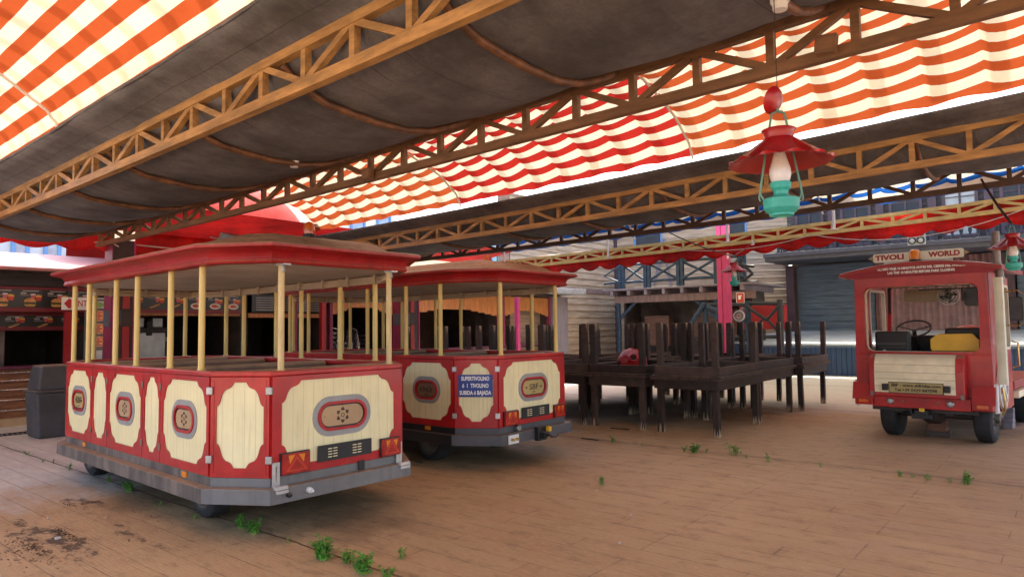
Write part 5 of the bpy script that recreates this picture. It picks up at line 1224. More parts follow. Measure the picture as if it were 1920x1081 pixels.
board_(k2, 5.55, 8.05, 2.03, 2.43, ['roll', 'roll', 'roll', 'plate', 'plate', 'plate'], s=.30)
kioskpart(k2, 'drinks_machine', 'steel', lambda b: (b.bx(KX-.9, KX-.45, 5.95, 6.62, 1.05, 1.62), b.bx(KX-.85, KX-.5, 5.98, 6.20, 1.72, 1.93), b.bx(KX-.85, KX-.5, 6.36, 6.58, 1.72, 1.93)), bevel=.02)
kioskpart(k2, 'machine_head', 'black', lambda b: (b.bx(KX-.9, KX-.44, 5.93, 6.64, 1.62, 1.72), b.bx(KX-.8, KX-.42, 6.22, 6.33, 1.55, 1.85)), bevel=.01)
kioskpart(k2, 'wall_switch', 'white', lambda b: b.bx(KX-2.79, KX-2.77, 7.6, 7.7, 1.4, 1.5))
kioskpart(k2, 'pine_trim', 'orangewood', lambda b: b.bx(KX-.02, KX+.0, 5.3, 8.05, 1.96, 2.03))
k3 = kiosk(8.2, 10.3, 'kiosk with black price list in white lines, behind the trailers')
kioskpart(k3, 'price_list', 'board', lambda b: b.bx(KX+.04, KX+.07, 8.3, 10.2, 2.06, 2.45))
kioskpart(k3, 'price_lines', 'dimtext', lambda b: [b.bx(KX+.071, KX+.073, 8.4+.62*c, 8.4+.62*c+.48, 2.10+.055*k, 2.116+.055*k) for c in range(3) for k in range(6)])
kioskpart(k3, 'pine_trim', 'orangewood', lambda b: b.bx(KX-.02, KX+.0, 8.25, 10.25, 1.93, 2.03))
kioskpart(k3, 'fire_notice', 'fireSign', lambda b: b.bx(KX-2.79, KX-2.77, 9.6, 9.8, 1.5, 1.8))
def pine_kiosk(y0, y1, label, wallm='kbrown'):
    t = kiosk(y0, y1, label, cnt=True)
    kioskpart(t, 'rear_boards', wallm, lambda b: [b.bx(KX-2.79, KX-2.76, y0+.07, y1-.07, .1+.19*k, .28+.19*k) for k in range(13)])
    def vl(b):
        n = 13; pts = [(y0+.08, 2.66), (y0+.08, 1.98)]; 
        for k in range(n):
            ua, ub = y0+.08+(y1-y0-.16)*k/n, y0+.08+(y1-y0-.16)*(k+1)/n; c = ((k+.5)/n-.5)*2; z = 1.98+.22*round((1-c*c)*5)/5
            pts += [(ua, z), (ub, z)]
        pts += [(y1-.08, 1.98), (y1-.08, 2.66)]
        q = []
        for p in pts:
            if not q or math.dist(p, q[-1]) > 1e-4: q.append(p)
        b.plate(q, [], lambda u, v, w: (KX+.05+w, u, v), .03)
    kioskpart(t, 'pine_valance', 'orangewood', vl)
    for yy in (y0+.03, y1-.03): kioskpart(t, 'jamb', 'magdark', lambda b: b.bx(KX+.0, KX+.12, yy-.05, yy+.05, 1.0, 2.76), bevel=.005)
    return t
pine_kiosk(10.4, 12.55, 'pine fronted kiosk with stacked aluminium chairs inside')
pine_kiosk(12.75, 17.0, 'widest pine fronted kiosk with brown boards inside, behind the second trailer')
pine_kiosk(17.15, 19.75, 'last pine fronted kiosk, beside the lilac plank wall')
b = MB(); b.bx(-.1, .1, 0, .95, 0, 2.72); o = b.build('plank_wall', 'lilac', loc=(KX+.1, 19.78, 0)); tag(o, 'grey lilac plank wall closing the row of kiosks', 'wall')
b = MB(); b.bx(-3, .9, 15.5, 20.9, 2.80, 2.98); tag(b.build('kiosk_roof', 'palegrey', loc=(KX, 0, 0), bevel=.01), 'pale grey roof slab at the far end of the kiosk row', 'roof')
b = MB(); b.add([(-14.05, -3, 2.77), (-14.05, 15.4, 2.77), (-16.6, 15.4, 3.27), (-16.6, -3, 3.27), (-14.05, -3, 2.72), (-14.05, 15.4, 2.72), (-16.6, 15.4, 3.2), (-16.6, -3, 3.2)], [(0, 1, 2, 3), (7, 6, 5, 4), (4, 5, 1, 0), (5, 6, 2, 1), (6, 7, 3, 2), (7, 4, 0, 3)])
tag(b.build('kiosk_roof', 'pinkroof'), 'sun bleached pink roof over the burger kiosk', 'roof')
# stacked chairs
def chair():
    t = empty('stacking_chair', (0, 0, 0), 'x', 'chair', 'stacked aluminium chairs')
    b = MB()
    for k in range(5): b.bx(-.2, .2, -.2+.085*k, -.13+.085*k, .44, .452)
    b.build('seat', 'alu', t)
    b = MB()
    b.tube([(-.22, -.2, 0), (-.22, -.2, .44), (-.22, -.15, .64), (-.22, .20, .64), (-.21, .24, .80), (0, .27, .86), (.21, .24, .80), (.22, .20, .64), (.22, -.15, .64), (.22, -.2, .44), (.22, -.2, 0)], .013, 8); b.build('frame', 'alu', t, smooth=50)
    for s in (-1, 1):
        b = MB(); b.tube([(s*.2, .2, .44), (s*.22, .27, 0)], .013, 8); b.build('leg', 'alu', t, smooth=50)
    for z in (.70, .76):
        b = MB(); b.tube([(-.2, .225, z), (0, .245, z), (.2, .225, z)], .011, 6); b.build('back_slat', 'alu', t)
    return t
ch0 = chair(); uc = False
for si, (cy, cx, wh) in enumerate(((11.2, -15.3, 'left'), (11.95, -15.5, 'middle'), (13.2, -15.4, 'right'))):
    for k in range(6):
        o = ch0 if not uc else copy_tree(ch0); uc = True
        o.location = (cx+.03*k, cy, .22+.12*k); o.rotation_euler.z = radians(95+si*8); o['label'] = f'aluminium chair, {["lowest", "second", "third", "fourth", "fifth", "topmost"][k]} of the {wh} chair stack inside the pine kiosk'
# columns
def column(x, y, z1, label, ya=.36, sq='bluesq'):
    t = empty('canopy_column', (x, y, 0), label, 'column', 'painted canopy columns')
    kioskpart(t, 'shaft', 'kdark', lambda b: b.bx(-.17, .17, -ya/2, ya/2, 0, z1), bevel=.006)
    kioskpart(t, 'side_strip', 'magenta', lambda b: (b.bx(.17, .185, -ya/2, -ya/2+.05, 0, z1-.6), b.bx(.17, .185, ya/2-.03, ya/2, 0, z1)), bevel=.002)
    kioskpart(t, 'flank_strip', 'magdark', lambda b: (b.bx(-.17, .16, -ya/2-.015, -ya/2, 0, z1-.1),), bevel=.002)
    kioskpart(t, 'inset_panel', 'kred', lambda b: (b.bx(.17, .19, -.02, .09, .4, 1.72), b.bx(.17, .19, -.02, .09, 2.03, 2.36), b.bx(.17, .19, -.02, .09, 2.58, 2.82)), bevel=.003)
    kioskpart(t, 'dark_square', 'slate', lambda b: (b.bx(.17, .178, -ya/2+.06, -.04, 1.74, 2.0), b.bx(-.15, .12, -ya/2-.024, -ya/2-.015, 1.72, 2.0)))
    return t
column(-12.9, 4.88, 3.22, 'dark column with red panels under the end of the brown truss')
pc = atx(762, 600, -12.9); column(-12.9, pc.y, 2.95, 'magenta and red column with slate squares seen through the trailers', ya=.55)
for (px, X, w_, z1, mt, lb) in ((550, -14.3, .07, 2.7, 'magdark', 'thin dark magenta post beside the black price list'), (970, -13.2, .06, 2.55, 'magenta', 'slim magenta post in front of the last pine kiosk'), (605, -14.3, .06, 2.7, 'kred', 'thin red post at the end of the black price list')):
    p = atx(px, 600, X); b = MB(); b.bx(-w_, w_, -w_, w_, 0, z1); b.bx(-w_-.02, w_+.02, -w_-.02, w_+.02, 0, .04); tag(b.build('kiosk_post', mt, loc=(X, p.y, 0), bevel=.004), lb, 'post', 'thin kiosk posts')
# bin, drain, floodlight
t = empty('waste_bin', (-12.62, 3.93, 0), 'dark grey moulded waste bin with hinged lid in front of the burger kiosk', 'bin')
def tub(b, x0, y0, x1, y1, z0, z1, X0, Y0, X1, Y1):
    vs = [(x0, y0, z0), (x1, y0, z0), (x1, y1, z0), (x0, y1, z0), (X0, Y0, z1), (X1, Y0, z1), (X1, Y1, z1), (X0, Y1, z1)]
    b.add(vs, [(3, 2, 1, 0), (4, 5, 6, 7), (0, 1, 5, 4), (1, 2, 6, 5), (2, 3, 7, 6), (3, 0, 4, 7)])
kioskpart(t, 'body', 'binp', lambda b: tub(b, -.27, -.38, .27, .38, .0, .70, -.30, -.42, .30, .42), bevel=.03)
kioskpart(t, 'rim', 'binp', lambda b: b.bx(-.32, .32, -.44, .44, .70, .735), bevel=.01)
kioskpart(t, 'lid', 'binp', lambda b: tub(b, -.29, -.40, .29, .40, .735, 1.12, -.26, -.34, .18, .34), bevel=.03)
p = atz(60, 826); b = MB()
for k in range(46): b.bx(-.11, .11, -1.6+.07*k, -1.6+.07*k+.03, .006, .012)
b.bx(-.13, -.11, -1.62, 1.62, .004, .014); b.bx(.11, .13, -1.62, 1.62, .004, .014)
tag(b.build('drain_grate', 'drain', loc=(-13.35, 3.0, 0)), 'long black drain grate in the pale floor at the left edge', 'drain grate')
p = atx(425, 447, -12.5); t = empty('floodlight', p, 'grey floodlight on the red cloth above the first trailer roof', 'floodlight')
kioskpart(t, 'housing', 'lampgrey', lambda b: b.box((0, .04, 0), (.24, .38, .06), M4=Matrix.Rotation(-.75, 3, 'Y')@Matrix.Rotation(-.15, 3, 'X')), bevel=.01)
kioskpart(t, 'glass', 'winglass', lambda b: b.box((.022, .04, -.026), (.20, .33, .004), M4=Matrix.Rotation(-.75, 3, 'Y')@Matrix.Rotation(-.15, 3, 'X')))
kioskpart(t, 'bracket', 'lampgrey', lambda b: b.tube([(-.02, -.10, 0), (-.05, -.20, -.01), (-.12, -.26, .02)], .014, 8))
# red vault behind the kiosks
b = MB(); vs = []; ny, nt_ = 40, 18; y0, y1, R_ = 5.7, 10.75, 1.5
for i in range(ny+1):
    y = y0+(y1-y0)*i/ny; e = max(0, (y-(y1-R_))/R_); k = sqrt(max(0, 1-e**2.6))
    for j in range(nt_+1):
        a = pi*j/nt_; vs.append((-16.6+1.65*cos(a)*(.35+.65*k)+(-.0), y, 3.2+2.1*sin(a)**.9*k))
b.add(vs, [(i*(nt_+1)+j, (i+1)*(nt_+1)+j, (i+1)*(nt_+1)+j+1, i*(nt_+1)+j+1) for i in range(ny) for j in range(nt_)])
tag(b.build('vaulted_roof', 'vaultred', smooth=60), 'big shiny red vaulted roof rising behind the kiosk row', 'roof')

# ------------------------------------------------------------------ clapboard buildings at the back
def siding(b, p, q, z0, z1, step=.17, d=.022):
    p, q = V(p), V(q); dr = (q-p).normalized(); nn = V((dr.y, -dr.x)); n = int((z1-z0)/step); L_w = (q-p).length; rr = random.Random(int(p.x*7+z0))
    for k in range(n):
        za, zc = z0+k*step, z0+(k+1)*step; vs = []; j = rr.uniform(-.002, .004)
        for (pt, zz, o_) in ((p, za+.004, d+j), (q, za+.004, d+j), (q, zc, .002), (p, zc, .002), (p, za+.004, -.02), (q, za+.004, -.02), (q, zc, -.02), (p, zc, -.02)):
            vs.append((pt.x+nn.x*o_, pt.y+nn.y*o_, zz))
        b.add(vs, [(0, 1, 2, 3), (0, 4, 5, 1), (1, 5, 6, 2), (2, 6, 7, 3), (3, 7, 4, 0), (7, 6, 5, 4)])
def bld(name, label, cat='building', grp=None): return empty(name, (0, 0, 0), label, cat, grp)
A0, A1, A2, A3 = (-14.85, 20.7), (-14.85, 24.9), (-8.55, 27.4), (6.5, 27.4)
B1 = bld('clapboard_building', 'weathered tan clapboard building with a blue log balcony')
kioskpart(B1, 'wall', 'siding', lambda b: siding(b, A0, A1, 0, 6.3, .25, .035))
kioskpart(B1, 'wall', 'siding', lambda b: siding(b, (-14.85, 18.0), A0, 3.4, 6.3, .25, .035))
kioskpart(B1, 'wall', 'siding', lambda b: siding(b, A1, A2, 0, 6.3, .25, .035))
kioskpart(B1, 'wall_core', 'sidingg', lambda b: (b.bx(-15.4, -14.9, 18.0, 26.5, 0, 6.3),))
kioskpart(B1, 'corner_trim', 'plum', lambda b: b.bx(-14.84, -14.74, 24.78, 24.95, 0, 6.3), bevel=.004)
kioskpart(B1, 'end_trim', 'plum', lambda b: b.bx(-14.84, -14.78, 20.55, 20.7, 0, 3.4), bevel=.004)
kioskpart(B1, 'band_board', 'plum2', lambda b: b.bx(-14.83, -14.79, 20.7, 24.7, 2.95, 3.12))
# boarded windows high in the wall
fA = wallfn(A1, A2)
for (u0, u1, z0, z1) in ((.9, 1.9, 4.8, 6.1), (4.3, 5.2, 4.6, 6.1)):
    o = kioskpart(B1, 'window', 'bluewin', lambda b: b.plate(rect(u0-.08, u1+.08, z0-.08, z1+.08), [rect(u0, u1, z0, z1)], lambda u, v, w: fA(u, v, w+.03), .04))
    kioskpart(o, 'pane', 'blackblue', lambda b: b.plate(rect(u0, u1, z0, z1), [], lambda u, v, w: fA(u, v, w+.03), .01))
pl_ = kioskpart(B1, 'hanging_plank', 'lilac', lambda b: (b.bar(fA(1.6, 3.3, .10), fA(2.1, 5.2, .10), .12, .03, (0, 1, 0)), b.bar(fA(2.3, 3.2, .12), fA(2.0, 5.0, .12), .10, .03, (0, 1, 0))))
# balcony: front at Y ~ 22
bl = [aty(1130, 541, 22.2), aty(1412, 537, 22.2)]; bx0, bx1 = bl[0].x, bl[1].x; bz = 3.02
BAL = bld('log_balcony', 'blue log balcony with crossed railings over a dark opening', 'balcony')
kioskpart(BAL, 'floor', 'lilac', lambda b: b.bx(bx0, bx1+.05, 22.2, 25.4, bz-.06, bz), bevel=.005)
for k in range(8):
    x = bx0+.35+k*(bx1-bx0-.4)/7.5; kioskpart(BAL, 'joist', 'lilac', lambda b: b.bx(x-.06, x+.06, 22.25, 25.2, bz-.25, bz-.065), bevel=.01)
kioskpart(BAL, 'main_beam', 'plum2', lambda b: b.bx(bx0+.3, bx1-.1, 22.55, 22.75, bz-.52, bz-.255), bevel=.02)
PX = [1165, 1213, 1275, 1346]
posts = [aty(px, 500, 22.25).x for px in PX]
for x in posts:
    kioskpart(BAL, 'rail_post', 'bluelog', lambda b: (b.bx(x-.14, x-.01, 22.2, 22.34, bz, bz+1.0), b.bx(x+.01, x+.12, 22.2, 22.34, bz, bz+1.0)), bevel=.012)
pxs = [bx0+.05]+posts+[posts[-1]+.9]
for a, c in zip(pxs, pxs[1:]):
    first = a == pxs[0]
    for z in (bz+.22, bz+.86): kioskpart(BAL, 'rail_log', 'bluelog', lambda b: b.tube([(a, 22.27, z), ((a+c)/2, 22.27, z+.02), (c, 22.27, z)], .05, 10), smooth=50)
    if first: kioskpart(BAL, 'cross_log', 'bluelog', lambda b: b.tube([(c, 22.22, bz+.86), (a, 22.25, bz+.52), (c, 22.22, bz+.22)], .045, 8), smooth=50)
    else:
        kioskpart(BAL, 'cross_log', 'bluelog', lambda b: b.tube([(a+.1, 22.20, bz+.24), (c-.1, 22.20, bz+.82)], .045, 8), smooth=50); kioskpart(BAL, 'cross_log', 'bluelog', lambda b: b.tube([(a+.1, 22.34, bz+.82), (c-.1, 22.34, bz+.24)], .045, 8), smooth=50)
for px in (1158, 1342):
    x = aty(px, 580, 22.6).x; kioskpart(BAL, 'support_post', 'bluelog', lambda b: b.tube([(x, 22.65, 0), (x+.03, 22.65, 1.4), (x, 22.65, bz-.26)], .085, 12), smooth=50)
    s = 1 if px == 1158 else -1; kioskpart(BAL, 'brace', 'bluelog', lambda b: b.tube([(x, 22.65, 1.85), (x+s*.75, 22.65, bz-.5)], .06, 10), smooth=50)
kioskpart(BAL, 'dark_opening', 'kblack', lambda b: (b.bx(bx0+.5, bx1-.3, 24.0, 24.1, 0, bz-.26), b.bx(bx0+.5, bx0+.6, 22.9, 24.0, 0, bz-.26), b.bx(bx1-.4, bx1-.3, 22.9, 24.0, 0, bz-.26)))
kioskpart(BAL, 'counter', 'kbrown', lambda b: (b.bx(bx0+1.2, bx0+2.2, 23.2, 23.6, .9, 2.0), b.bx(bx0+2.9, bx1-1.2, 23.8, 23.95, 1.2, 2.2)))
# log gate structure and lower rails
G = bld('log_railing', 'blue black log railing and leaning logs beside the pink post', 'railing')
gy = 20.9; g0, g1, g2 = aty(1322, 570, gy).x, aty(1402, 570, gy).x, aty(1462, 570, gy).x
zt_ = 2.28
for x, mt in ((g0, 'bluelog'), (g1, 'bluelog'), (g2, 'blackblue')): kioskpart(G, 'post', mt, lambda b: b.tube([(x, gy, 0), (x, gy, zt_+.08)], .085, 10), smooth=50)
for a, c in ((g0, g1), (g1, g2)):
    kioskpart(G, 'rail_log', 'blackblue', lambda b: b.tube([(a, gy, zt_), (c, gy, zt_-.04)], .06, 10), smooth=50)
    kioskpart(G, 'rail_log', 'blackblue', lambda b: b.tube([(a, gy, 1.25), (c, gy, 1.25)], .06, 10), smooth=50)
kioskpart(G, 'cross_log', 'blackblue', lambda b: b.tube([(g1, gy-.08, zt_-.1), ((g1+g2)/2+.1, gy-.08, 1.75), (g2, gy-.08, zt_-.1)], .055, 8), smooth=50)
kioskpart(G, 'cross_log', 'blackblue', lambda b: b.tube([(g1, gy+.08, 1.3), ((g1+g2)/2, gy+.08, 1.85), (g2, gy+.08, 1.3)], .05, 8), smooth=50)
kioskpart(G, 'leaning_log', 'bluelog', lambda b: b.tube([(g0-.75, gy-.3, 1.1), (g0+.02, gy-.1, zt_+.05)], .07, 10), smooth=50)
kioskpart(G, 'leaning_log', 'bluelog', lambda b: b.tube([(g0+.1, gy-.1, zt_-.05), (g1-.05, gy, 1.7)], .06, 10), smooth=50)
kioskpart(G, 'leaning_log', 'lilac', lambda b: b.tube([(g0+.1, gy+.1, 1.3), (g1-.1, gy+.1, zt_-.1)], .06, 10), smooth=50)
# blackened upper platform right of the pink post
UP = bld('side_platform', 'blackened wooden platform with crossed logs right of the pink post', 'platform')
uy = 24.6; u0_, u1_ = aty(1368, 540, uy).x, aty(1425, 540, uy).x; uz = aty(1400, 540, uy).z
kioskpart(UP, 'floor', 'plum2', lambda b: b.bx(u0_-.4, u1_, uy-.3, uy+1.0, uz-.02, uz+.14), bevel=.01)
kioskpart(UP, 'post', 'blackblue', lambda b: b.bx(u1_-.75, u1_-.5, uy-.2, uy, uz+.141, uz+1.05), bevel=.01)
kioskpart(UP, 'post', 'bluelog', lambda b: b.bx(u0_+.35, u0_+.62, uy-.15, uy+.1, uz+.141, uz+1.75), bevel=.01)
for (a, c) in (((u0_-.1, uz+.95), (u1_-.1, uz+.75)), ((u0_+.2, uz+.9), (u1_-.55, uz+.2)), ((u1_-.55, uz+.9), (u1_-.15, uz+.5)), ((u1_-.15, uz+.5), (u1_-.6, uz+.2)), ((u0_, uz+.2), (u1_, uz+.2))):
    kioskpart(UP, 'cross_log', 'blackblue', lambda b: b.tube([(a[0], uy-.25, a[1]), (c[0], uy-.25, c[1])], .055, 8), smooth=50)
# pink posts
for (px, Y, z1, w_, mt, lb) in ((1357, 19.0, 4.75, .15, 'pink', 'bright pink steel post behind the stacked tables'),):
    x = aty(px, 500, Y).x; t = bld('pink_post', lb, 'post'); t.location = (x, Y, 0)
    kioskpart(t, 'post', mt, lambda b: (b.bx(-w_, -.012, -w_, w_, 0, z1), b.bx(.012, w_, -w_, w_, 0, z1), b.bx(-.012, .012, -w_+.02, w_-.02, 0, z1)), bevel=.008)
    kioskpart(t, 'white_edge', 'white', lambda b: b.bx(w_+.001, w_+.04, -w_+.02, -w_+.06, 3.5, z1))
# signs and reel on the wall
for (px, lb) in ((1388, 'red fire alarm sign on the clapboards, left of two'), (1422, 'red fire extinguisher sign on the clapboards, right of two')):
    c = aty(px, 558, 20.95 if px == 1388 else 24.0); t = bld('fire_sign', lb, 'sign', 'red fire signs'); t.location = c
    s = .13 if px == 1388 else .15
    kioskpart(t, 'panel', 'fireSign', lambda b: b.bx(-s, s, 0, .012, -s*1.25, s*1.25))
    kioskpart(t, 'symbol', 'white', lambda b: (b.plate([(-.03, -.07), (.03, -.07), (.03, .02), (.0, .07), (-.03, .02)] if px == 1422 else [(-.06, -.05), (.02, -.05), (.02, .03), (.06, .08), (-.06, .08)], [], lambda u, v, w: (u, -.001-w, v), .004), b.plate(rect(-s, s, -s*1.25, s*1.25), [rect(-s+.015, s-.015, -s*1.25+.015, s*1.25-.015)], lambda u, v, w: (u, -.001-w, v), .003)))
c = aty(1386, 592, 20.6); t = bld('hose_reel', 'round white fire hose reel with a red hub beside the pink post', 'hose reel'); t.location = c
kioskpart(t, 'disc', 'palewhite', lambda b: b.lathe([(0, 0), (.05, .02), (.14, .02), (.155, .05), (.165, .05), (.17, 0), (.165, -.05)], (0, 0, 0), (0, -1, 0), 28), smooth=35)
kioskpart(t, 'hub', 'kred', lambda b: b.lathe([(.035, .02), (.03, .06), (0, .06)], (0, 0, 0), (0, -1, 0), 12), smooth=35)
kioskpart(t, 'coil', 'exhp', lambda b: [b.tube([(cos(2*pi*k/20)*r_, -.035, sin(2*pi*k/20)*r_) for k in range(21)], .008, 5, cap=False) for r_ in (.08, .105, .13)])
c = aty(1440, 590, 21.6); b = MB(); b.bx(-.9, .5, 0, .3, -.45, .3); tag(b.build('red_cabinet', 'kred', loc=c, bevel=.01), 'red cabinet behind the blackened log railing', 'cabinet')

# ------------------------------------------------------------------ stage
ST = bld('stage', 'raised stage with pale worn deck and dark blue boarded front', 'stage')
sy, sz, ez = 23.0, 1.0, 1.37
kioskpart(ST, 'deck', 'deck', lambda b: (b.add([(-8.1, sy-.05, sz), (7, sy-.05, sz), (7, 27.3, ez), (-8.4, 27.3, ez), (-10.6, 24.2, sz+.06), (-8.1, sy-.05, sz-.06), (7, sy-.05, sz-.06), (-10.6, 24.2, sz-.0)], [(0, 1, 2, 3), (0, 3, 4), (5, 6, 1, 0), (7, 5, 0, 4)]),))
kioskpart(ST, 'front_boards', 'stageblue', lambda b: [b.bx(-8.08+.15*k, -8.08+.15*k+.138, sy, sy+.04, 0, sz-.07) for k in range(100)])
kioskpart(ST, 'front_backing', 'kblack', lambda b: (b.bx(-8.0, 7, sy+.041, sy+.06, 0, sz-.07),))
fS = wallfn((-10.6, 24.15), (-8.1, 23.0)); 
kioskpart(ST, 'side_boards', 'stageblue', lambda b: [b.plate(rect(.15*k, .15*k+.138, 0, sz-.07), [], fS, .03) for k in range(18)])
kioskpart(ST, 'edge_trim', 'bluesiding', lambda b: (b.bx(-8.1, 7, sy-.04, sy-.001, sz-.13, sz-.061),), bevel=.004)
B2 = bld('stage_building', 'dark stage building with slate blue shutters and a baluster balcony')
kioskpart(B2, 'shutter', 'bluesiding', lambda b: siding(b, (-8.2, 27.3), (-5.55, 27.3), 1.25, 3.85, step=.235, d=.035))
kioskpart(B2, 'shutter', 'bluesiding', lambda b: siding(b, (-1.4, 27.3), (6.5, 27.3), 1.25, 3.85, step=.235, d=.035))
for x in (-8.42, -1.62): kioskpart(B2, 'pillar', 'plum', lambda b: b.bx(x-.13, x+.17, 27.0, 27.35, 1.2, 3.86), bevel=.01)
kioskpart(B2, 'recess_wall', 'kblack', lambda b: b.bx(-5.6, -1.5, 27.5, 27.6, 1.2, 3.9))
def curt(b):
    n = 150; vs = []
    for i in range(n+1):
        x = -5.5+3.9*i/n; y = 27.15+.05*sin(i*.9)+.03*sin(i*.37+1)
        vs += [(x, y, 1.3), (x, y+.01*sin(i*.5), 2.5), (x, y, 3.86)]
    b.add(vs, [(3*i+j, 3*i+3+j, 3*i+4+j, 3*i+1+j) for i in range(n) for j in (0, 1)])
kioskpart(B2, 'stage_curtain', 'curtain', curt, smooth=70)
cl = aty(1434, 491, 25.2); fz0 = cl.z; ch_h = .26
kioskpart(B2, 'balcony_slab', 'slate', lambda b: (b.bx(cl.x, 6.5, 25.2, 27.3, fz0, fz0+ch_h), b.bx(cl.x-.04, 6.5, 25.14, 25.2, fz0+ch_h*.55, fz0+ch_h+.03)), bevel=.01)
rz0 = fz0+ch_h
kioskpart(B2, 'balustrade_rail', 'blackblue', lambda b: (b.bx(cl.x+.35, 6.5, 25.33, 25.45, rz0+.72, rz0+.80), b.bx(cl.x+.35, 6.5, 25.33, 25.45, rz0+.02, rz0+.07), b.bx(cl.x+.35, cl.x+.45, 25.45, 27.2, rz0+.72, rz0+.80)), bevel=.004)
bal0 = None
for k in range(62):
    x = cl.x+.42+k*.235
    if x > 6.4: break
    if bal0 is None:
        b = MB(); b.lathe([(.035, 0), (.035, .06), (.02, .08), (.048, .20), (.055, .27), (.03, .38), (.018, .42), (.035, .45), (.018, .48), (.03, .58), (.035, .65)], (0, 0, 0), n=10); bal0 = b.build('baluster', 'blackblue', B2, smooth=50); bal0.location = (x, 25.39, rz0+.07)
    else:
        o = bal0.copy(); COL.objects.link(o); o.parent = B2; o.location = (x, 25.39, rz0+.07)
for k in range(7):
    o = bal0.copy(); COL.objects.link(o); o.parent = B2; o.location = (cl.x+.40, 25.62+.235*k, rz0+.07)
kioskpart(B2, 'upper_wall', 'darkplanks', lambda b: siding(b, (-8.55, 27.4), (6.5, 27.4), rz0, 7.5, step=.19))
kioskpart(B2, 'wall_core', 'kblack', lambda b: b.bx(-8.5, 6.5, 27.65, 30, 0, 7.5))
for k in range(9):
    x = -7.7+1.62*k
    o = kioskpart(B2, 'window', 'plum', lambda b: b.plate(rect(x-.52, x+.52, rz0+.3, rz0+2.5), [rect(x-.42, x-.03, rz0+.4, rz0+2.4), rect(x+.03, x+.42, rz0+.4, rz0+2.4)], lambda u, v, w: (u, 27.36-w, v), .07))
    kioskpart(o, 'pane', 'winpale' if k in (3,) else 'blackblue', lambda b: b.bx(x-.42, x+.42, 27.33, 27.35, rz0+.4, rz0+2.4))
    kioskpart(o, 'glazing_bar', 'plum', lambda b: [b.bx(x-.42, x+.42, 27.30, 27.325, rz0+.4+.42*j, rz0+.43+.42*j) for j in range(1, 5)])
    kioskpart(B2, 'pilaster', 'plum', lambda b: b.bx(x+.68, x+.94, 27.25, 27.38, rz0, 7.3), bevel=.01)
c = aty(1718, 446, 24.9)+V((0, 0, .04)); t = bld('lamp_cluster', 'white panel with four round stage lamps above the tractor sign', 'stage lamps'); t.location = c
kioskpart(t, 'panel', 'palewhite', lambda b: b.bx(-.25, .25, 0, .06, -.26, .26), bevel=.01)
for (dx_, dz_) in ((-.12, .12), (.12, .12), (-.12, -.12), (.12, -.12)):
    kioskpart(t, 'lamp', 'black', lambda b: b.lathe([(.115, 0), (.115, .04), (.095, .045), (.07, .01), (0, .005)], (dx_, 0, dz_), (0, -1, 0), 20), smooth=35)
    kioskpart(t, 'lens', 'palewhite', lambda b: b.lathe([(.075, .02), (.05, .035), (0, .04)], (dx_, 0, dz_), (0, -1, 0), 16), smooth=50)

# ------------------------------------------------------------------ far buildings glimpsed over the roofs
def farbox(label, X, px0, px1, ztop, mt, depth=4, z0=2.0, wins=None, winm='bluewin'):
    y0, y1 = atx(px0, 440, X).y, atx(px1, 440, X).y
    t = bld('far_building', label, 'building', 'far buildings beyond the kiosks')
    kioskpart(t, 'wall', mt, lambda b: b.bx(X-depth, X, y0, y1, 0, ztop))
    kioskpart(t, 'roof', 'palegrey', lambda b: b.bx(X-depth-.1, X+.15, y0-.1, y1+.1, ztop, ztop+.15))
    if wins:
        n, wz0, wz1 = wins
        for k in range(n):
            c = y0+(y1-y0)*(k+.5)/n; hw = (y1-y0)/n*.28
            o = kioskpart(t, 'window', winm, lambda b: b.plate(rect(c-hw, c+hw, wz0, wz1), [rect(c-hw+.1, c+hw-.1, wz0+.1, wz1-.1)], lambda u, v, w: (X+w, u, v), .06))
            kioskpart(o, 'pane', 'winglass', lambda b: b.bx(X, X+.02, c-hw+.1, c+hw-.1, wz0+.1, wz1-.1))
    return t
farbox('pale building with a row of windows beyond the burger kiosk', -24, -60, 330, 5.2, 'palewhite', wins=(7, 3.5, 4.6))
farbox('pale yellow building with blue window frames beyond the red vault', -23, 590, 742, 7.6, 'paleyellow', wins=(3, 5.0, 6.6))
BB = bld('blue_building', 'bright blue building with a curved top edge beyond the dark canopy', 'building', 'far buildings beyond the kiosks')
y0, y1 = atx(742, 440, -18.5).y, atx(958, 440, -18.5).y
kioskpart(BB, 'wall', 'bluewall', lambda b: b.plate([(y0, 0), (y1, 0), (y1, 5.1), (y0+3.5, 5.1)]+[(y0+3.5*(1-sin(pi/2*k/6)), 4.3+.8*cos(pi/2*k/6)) for k in range(1, 7)], [], lambda u, v, w: (-19.5+w, u, v), 1.0))
kioskpart(BB, 'white_corner', 'white', lambda b: b.bx(-18.5, -18.42, y1-.15, y1, 3.2, 5.1))
y0, y1 = atx(935, 475, -16).y, atx(1042, 475, -16).y; z0_, z1_ = atx(990, 488, -16).z, atx(990, 462, -16).z
CR = bld('turquoise_parapet', 'pale turquoise slotted parapet beside the bright blue wall', 'parapet')
kioskpart(CR, 'boards', 'cyanrail', lambda b: [b.bx(-16.03, -16, y0+.30*k, y0+.30*k+.27, z0_-.4, z1_) for k in range(int((y1-y0)/.30))])
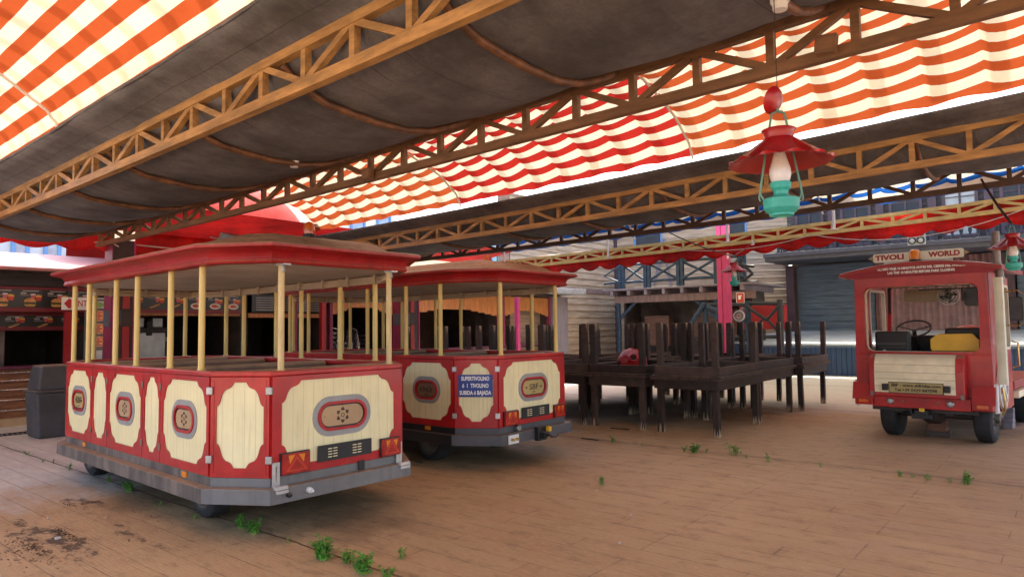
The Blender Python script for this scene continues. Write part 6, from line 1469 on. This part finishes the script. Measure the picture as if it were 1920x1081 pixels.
kioskpart(CR, 'slots', 'kdark', lambda b: [b.bx(-16.0, -15.995, y0+.30*k+.1, y0+.30*k+.20, zz, zz+.05) for k in range(int((y1-y0)/.30)) for zz in (z0_+.15, z1_-.28)])
kioskpart(CR, 'backing', 'cyanrail', lambda b: b.bx(-16.3, -16.1, y0, y1, 2.98, z1_-.05))
b = MB(); b.bx(-15.8, -14.7, 12.0, 15.2, 3.1, 3.55); tag(b.build('kiosk_parapet', 'vaultred', bevel=.2), 'low red rounded parapet above the kiosk row behind the second trailer roof', 'parapet')

# ------------------------------------------------------------------ light and render settings
SUN_EL, SUN_AZ = radians(60), radians(25)     # azimuth measured from +Y towards -X
sd = V((-sin(SUN_AZ)*cos(SUN_EL), cos(SUN_AZ)*cos(SUN_EL), sin(SUN_EL)))
sun = bpy.data.lights.new('sun', 'SUN'); sun.energy = 2.0; sun.angle = radians(.53); sun.color = (1, .93, .78)
so = bpy.data.objects.new('sun', sun); COL.objects.link(so); so.rotation_euler = sd.to_track_quat('Z', 'Y').to_euler()
w = bpy.data.worlds.new('World'); sc.world = w; w.use_nodes = True; nt = w.node_tree; nt.nodes.clear()
sk = nt.nodes.new('ShaderNodeTexSky'); sk.sky_type = 'NISHITA'; sk.sun_disc = False; sk.sun_elevation = SUN_EL; sk.sun_rotation = -SUN_AZ
sk.dust_density = 4.0; sk.air_density = 1.0; sk.ozone_density = .4
bg = nt.nodes.new('ShaderNodeBackground'); bg.inputs[1].default_value = .15; ow = nt.nodes.new('ShaderNodeOutputWorld')
L(nt, sk.outputs[0], bg.inputs[0]); L(nt, bg.outputs[0], ow.inputs[0])
sc.render.engine = 'CYCLES'; sc.view_settings.view_transform = 'Standard'; sc.view_settings.look = 'None'; sc.view_settings.exposure = 2.45; sc.view_settings.gamma = 1
sc.cycles.max_bounces = 8; sc.cycles.diffuse_bounces = 5; sc.cycles.transparent_max_bounces = 8; sc.cycles.use_denoising = True
sc.render.resolution_x = 1024; sc.render.resolution_y = 576
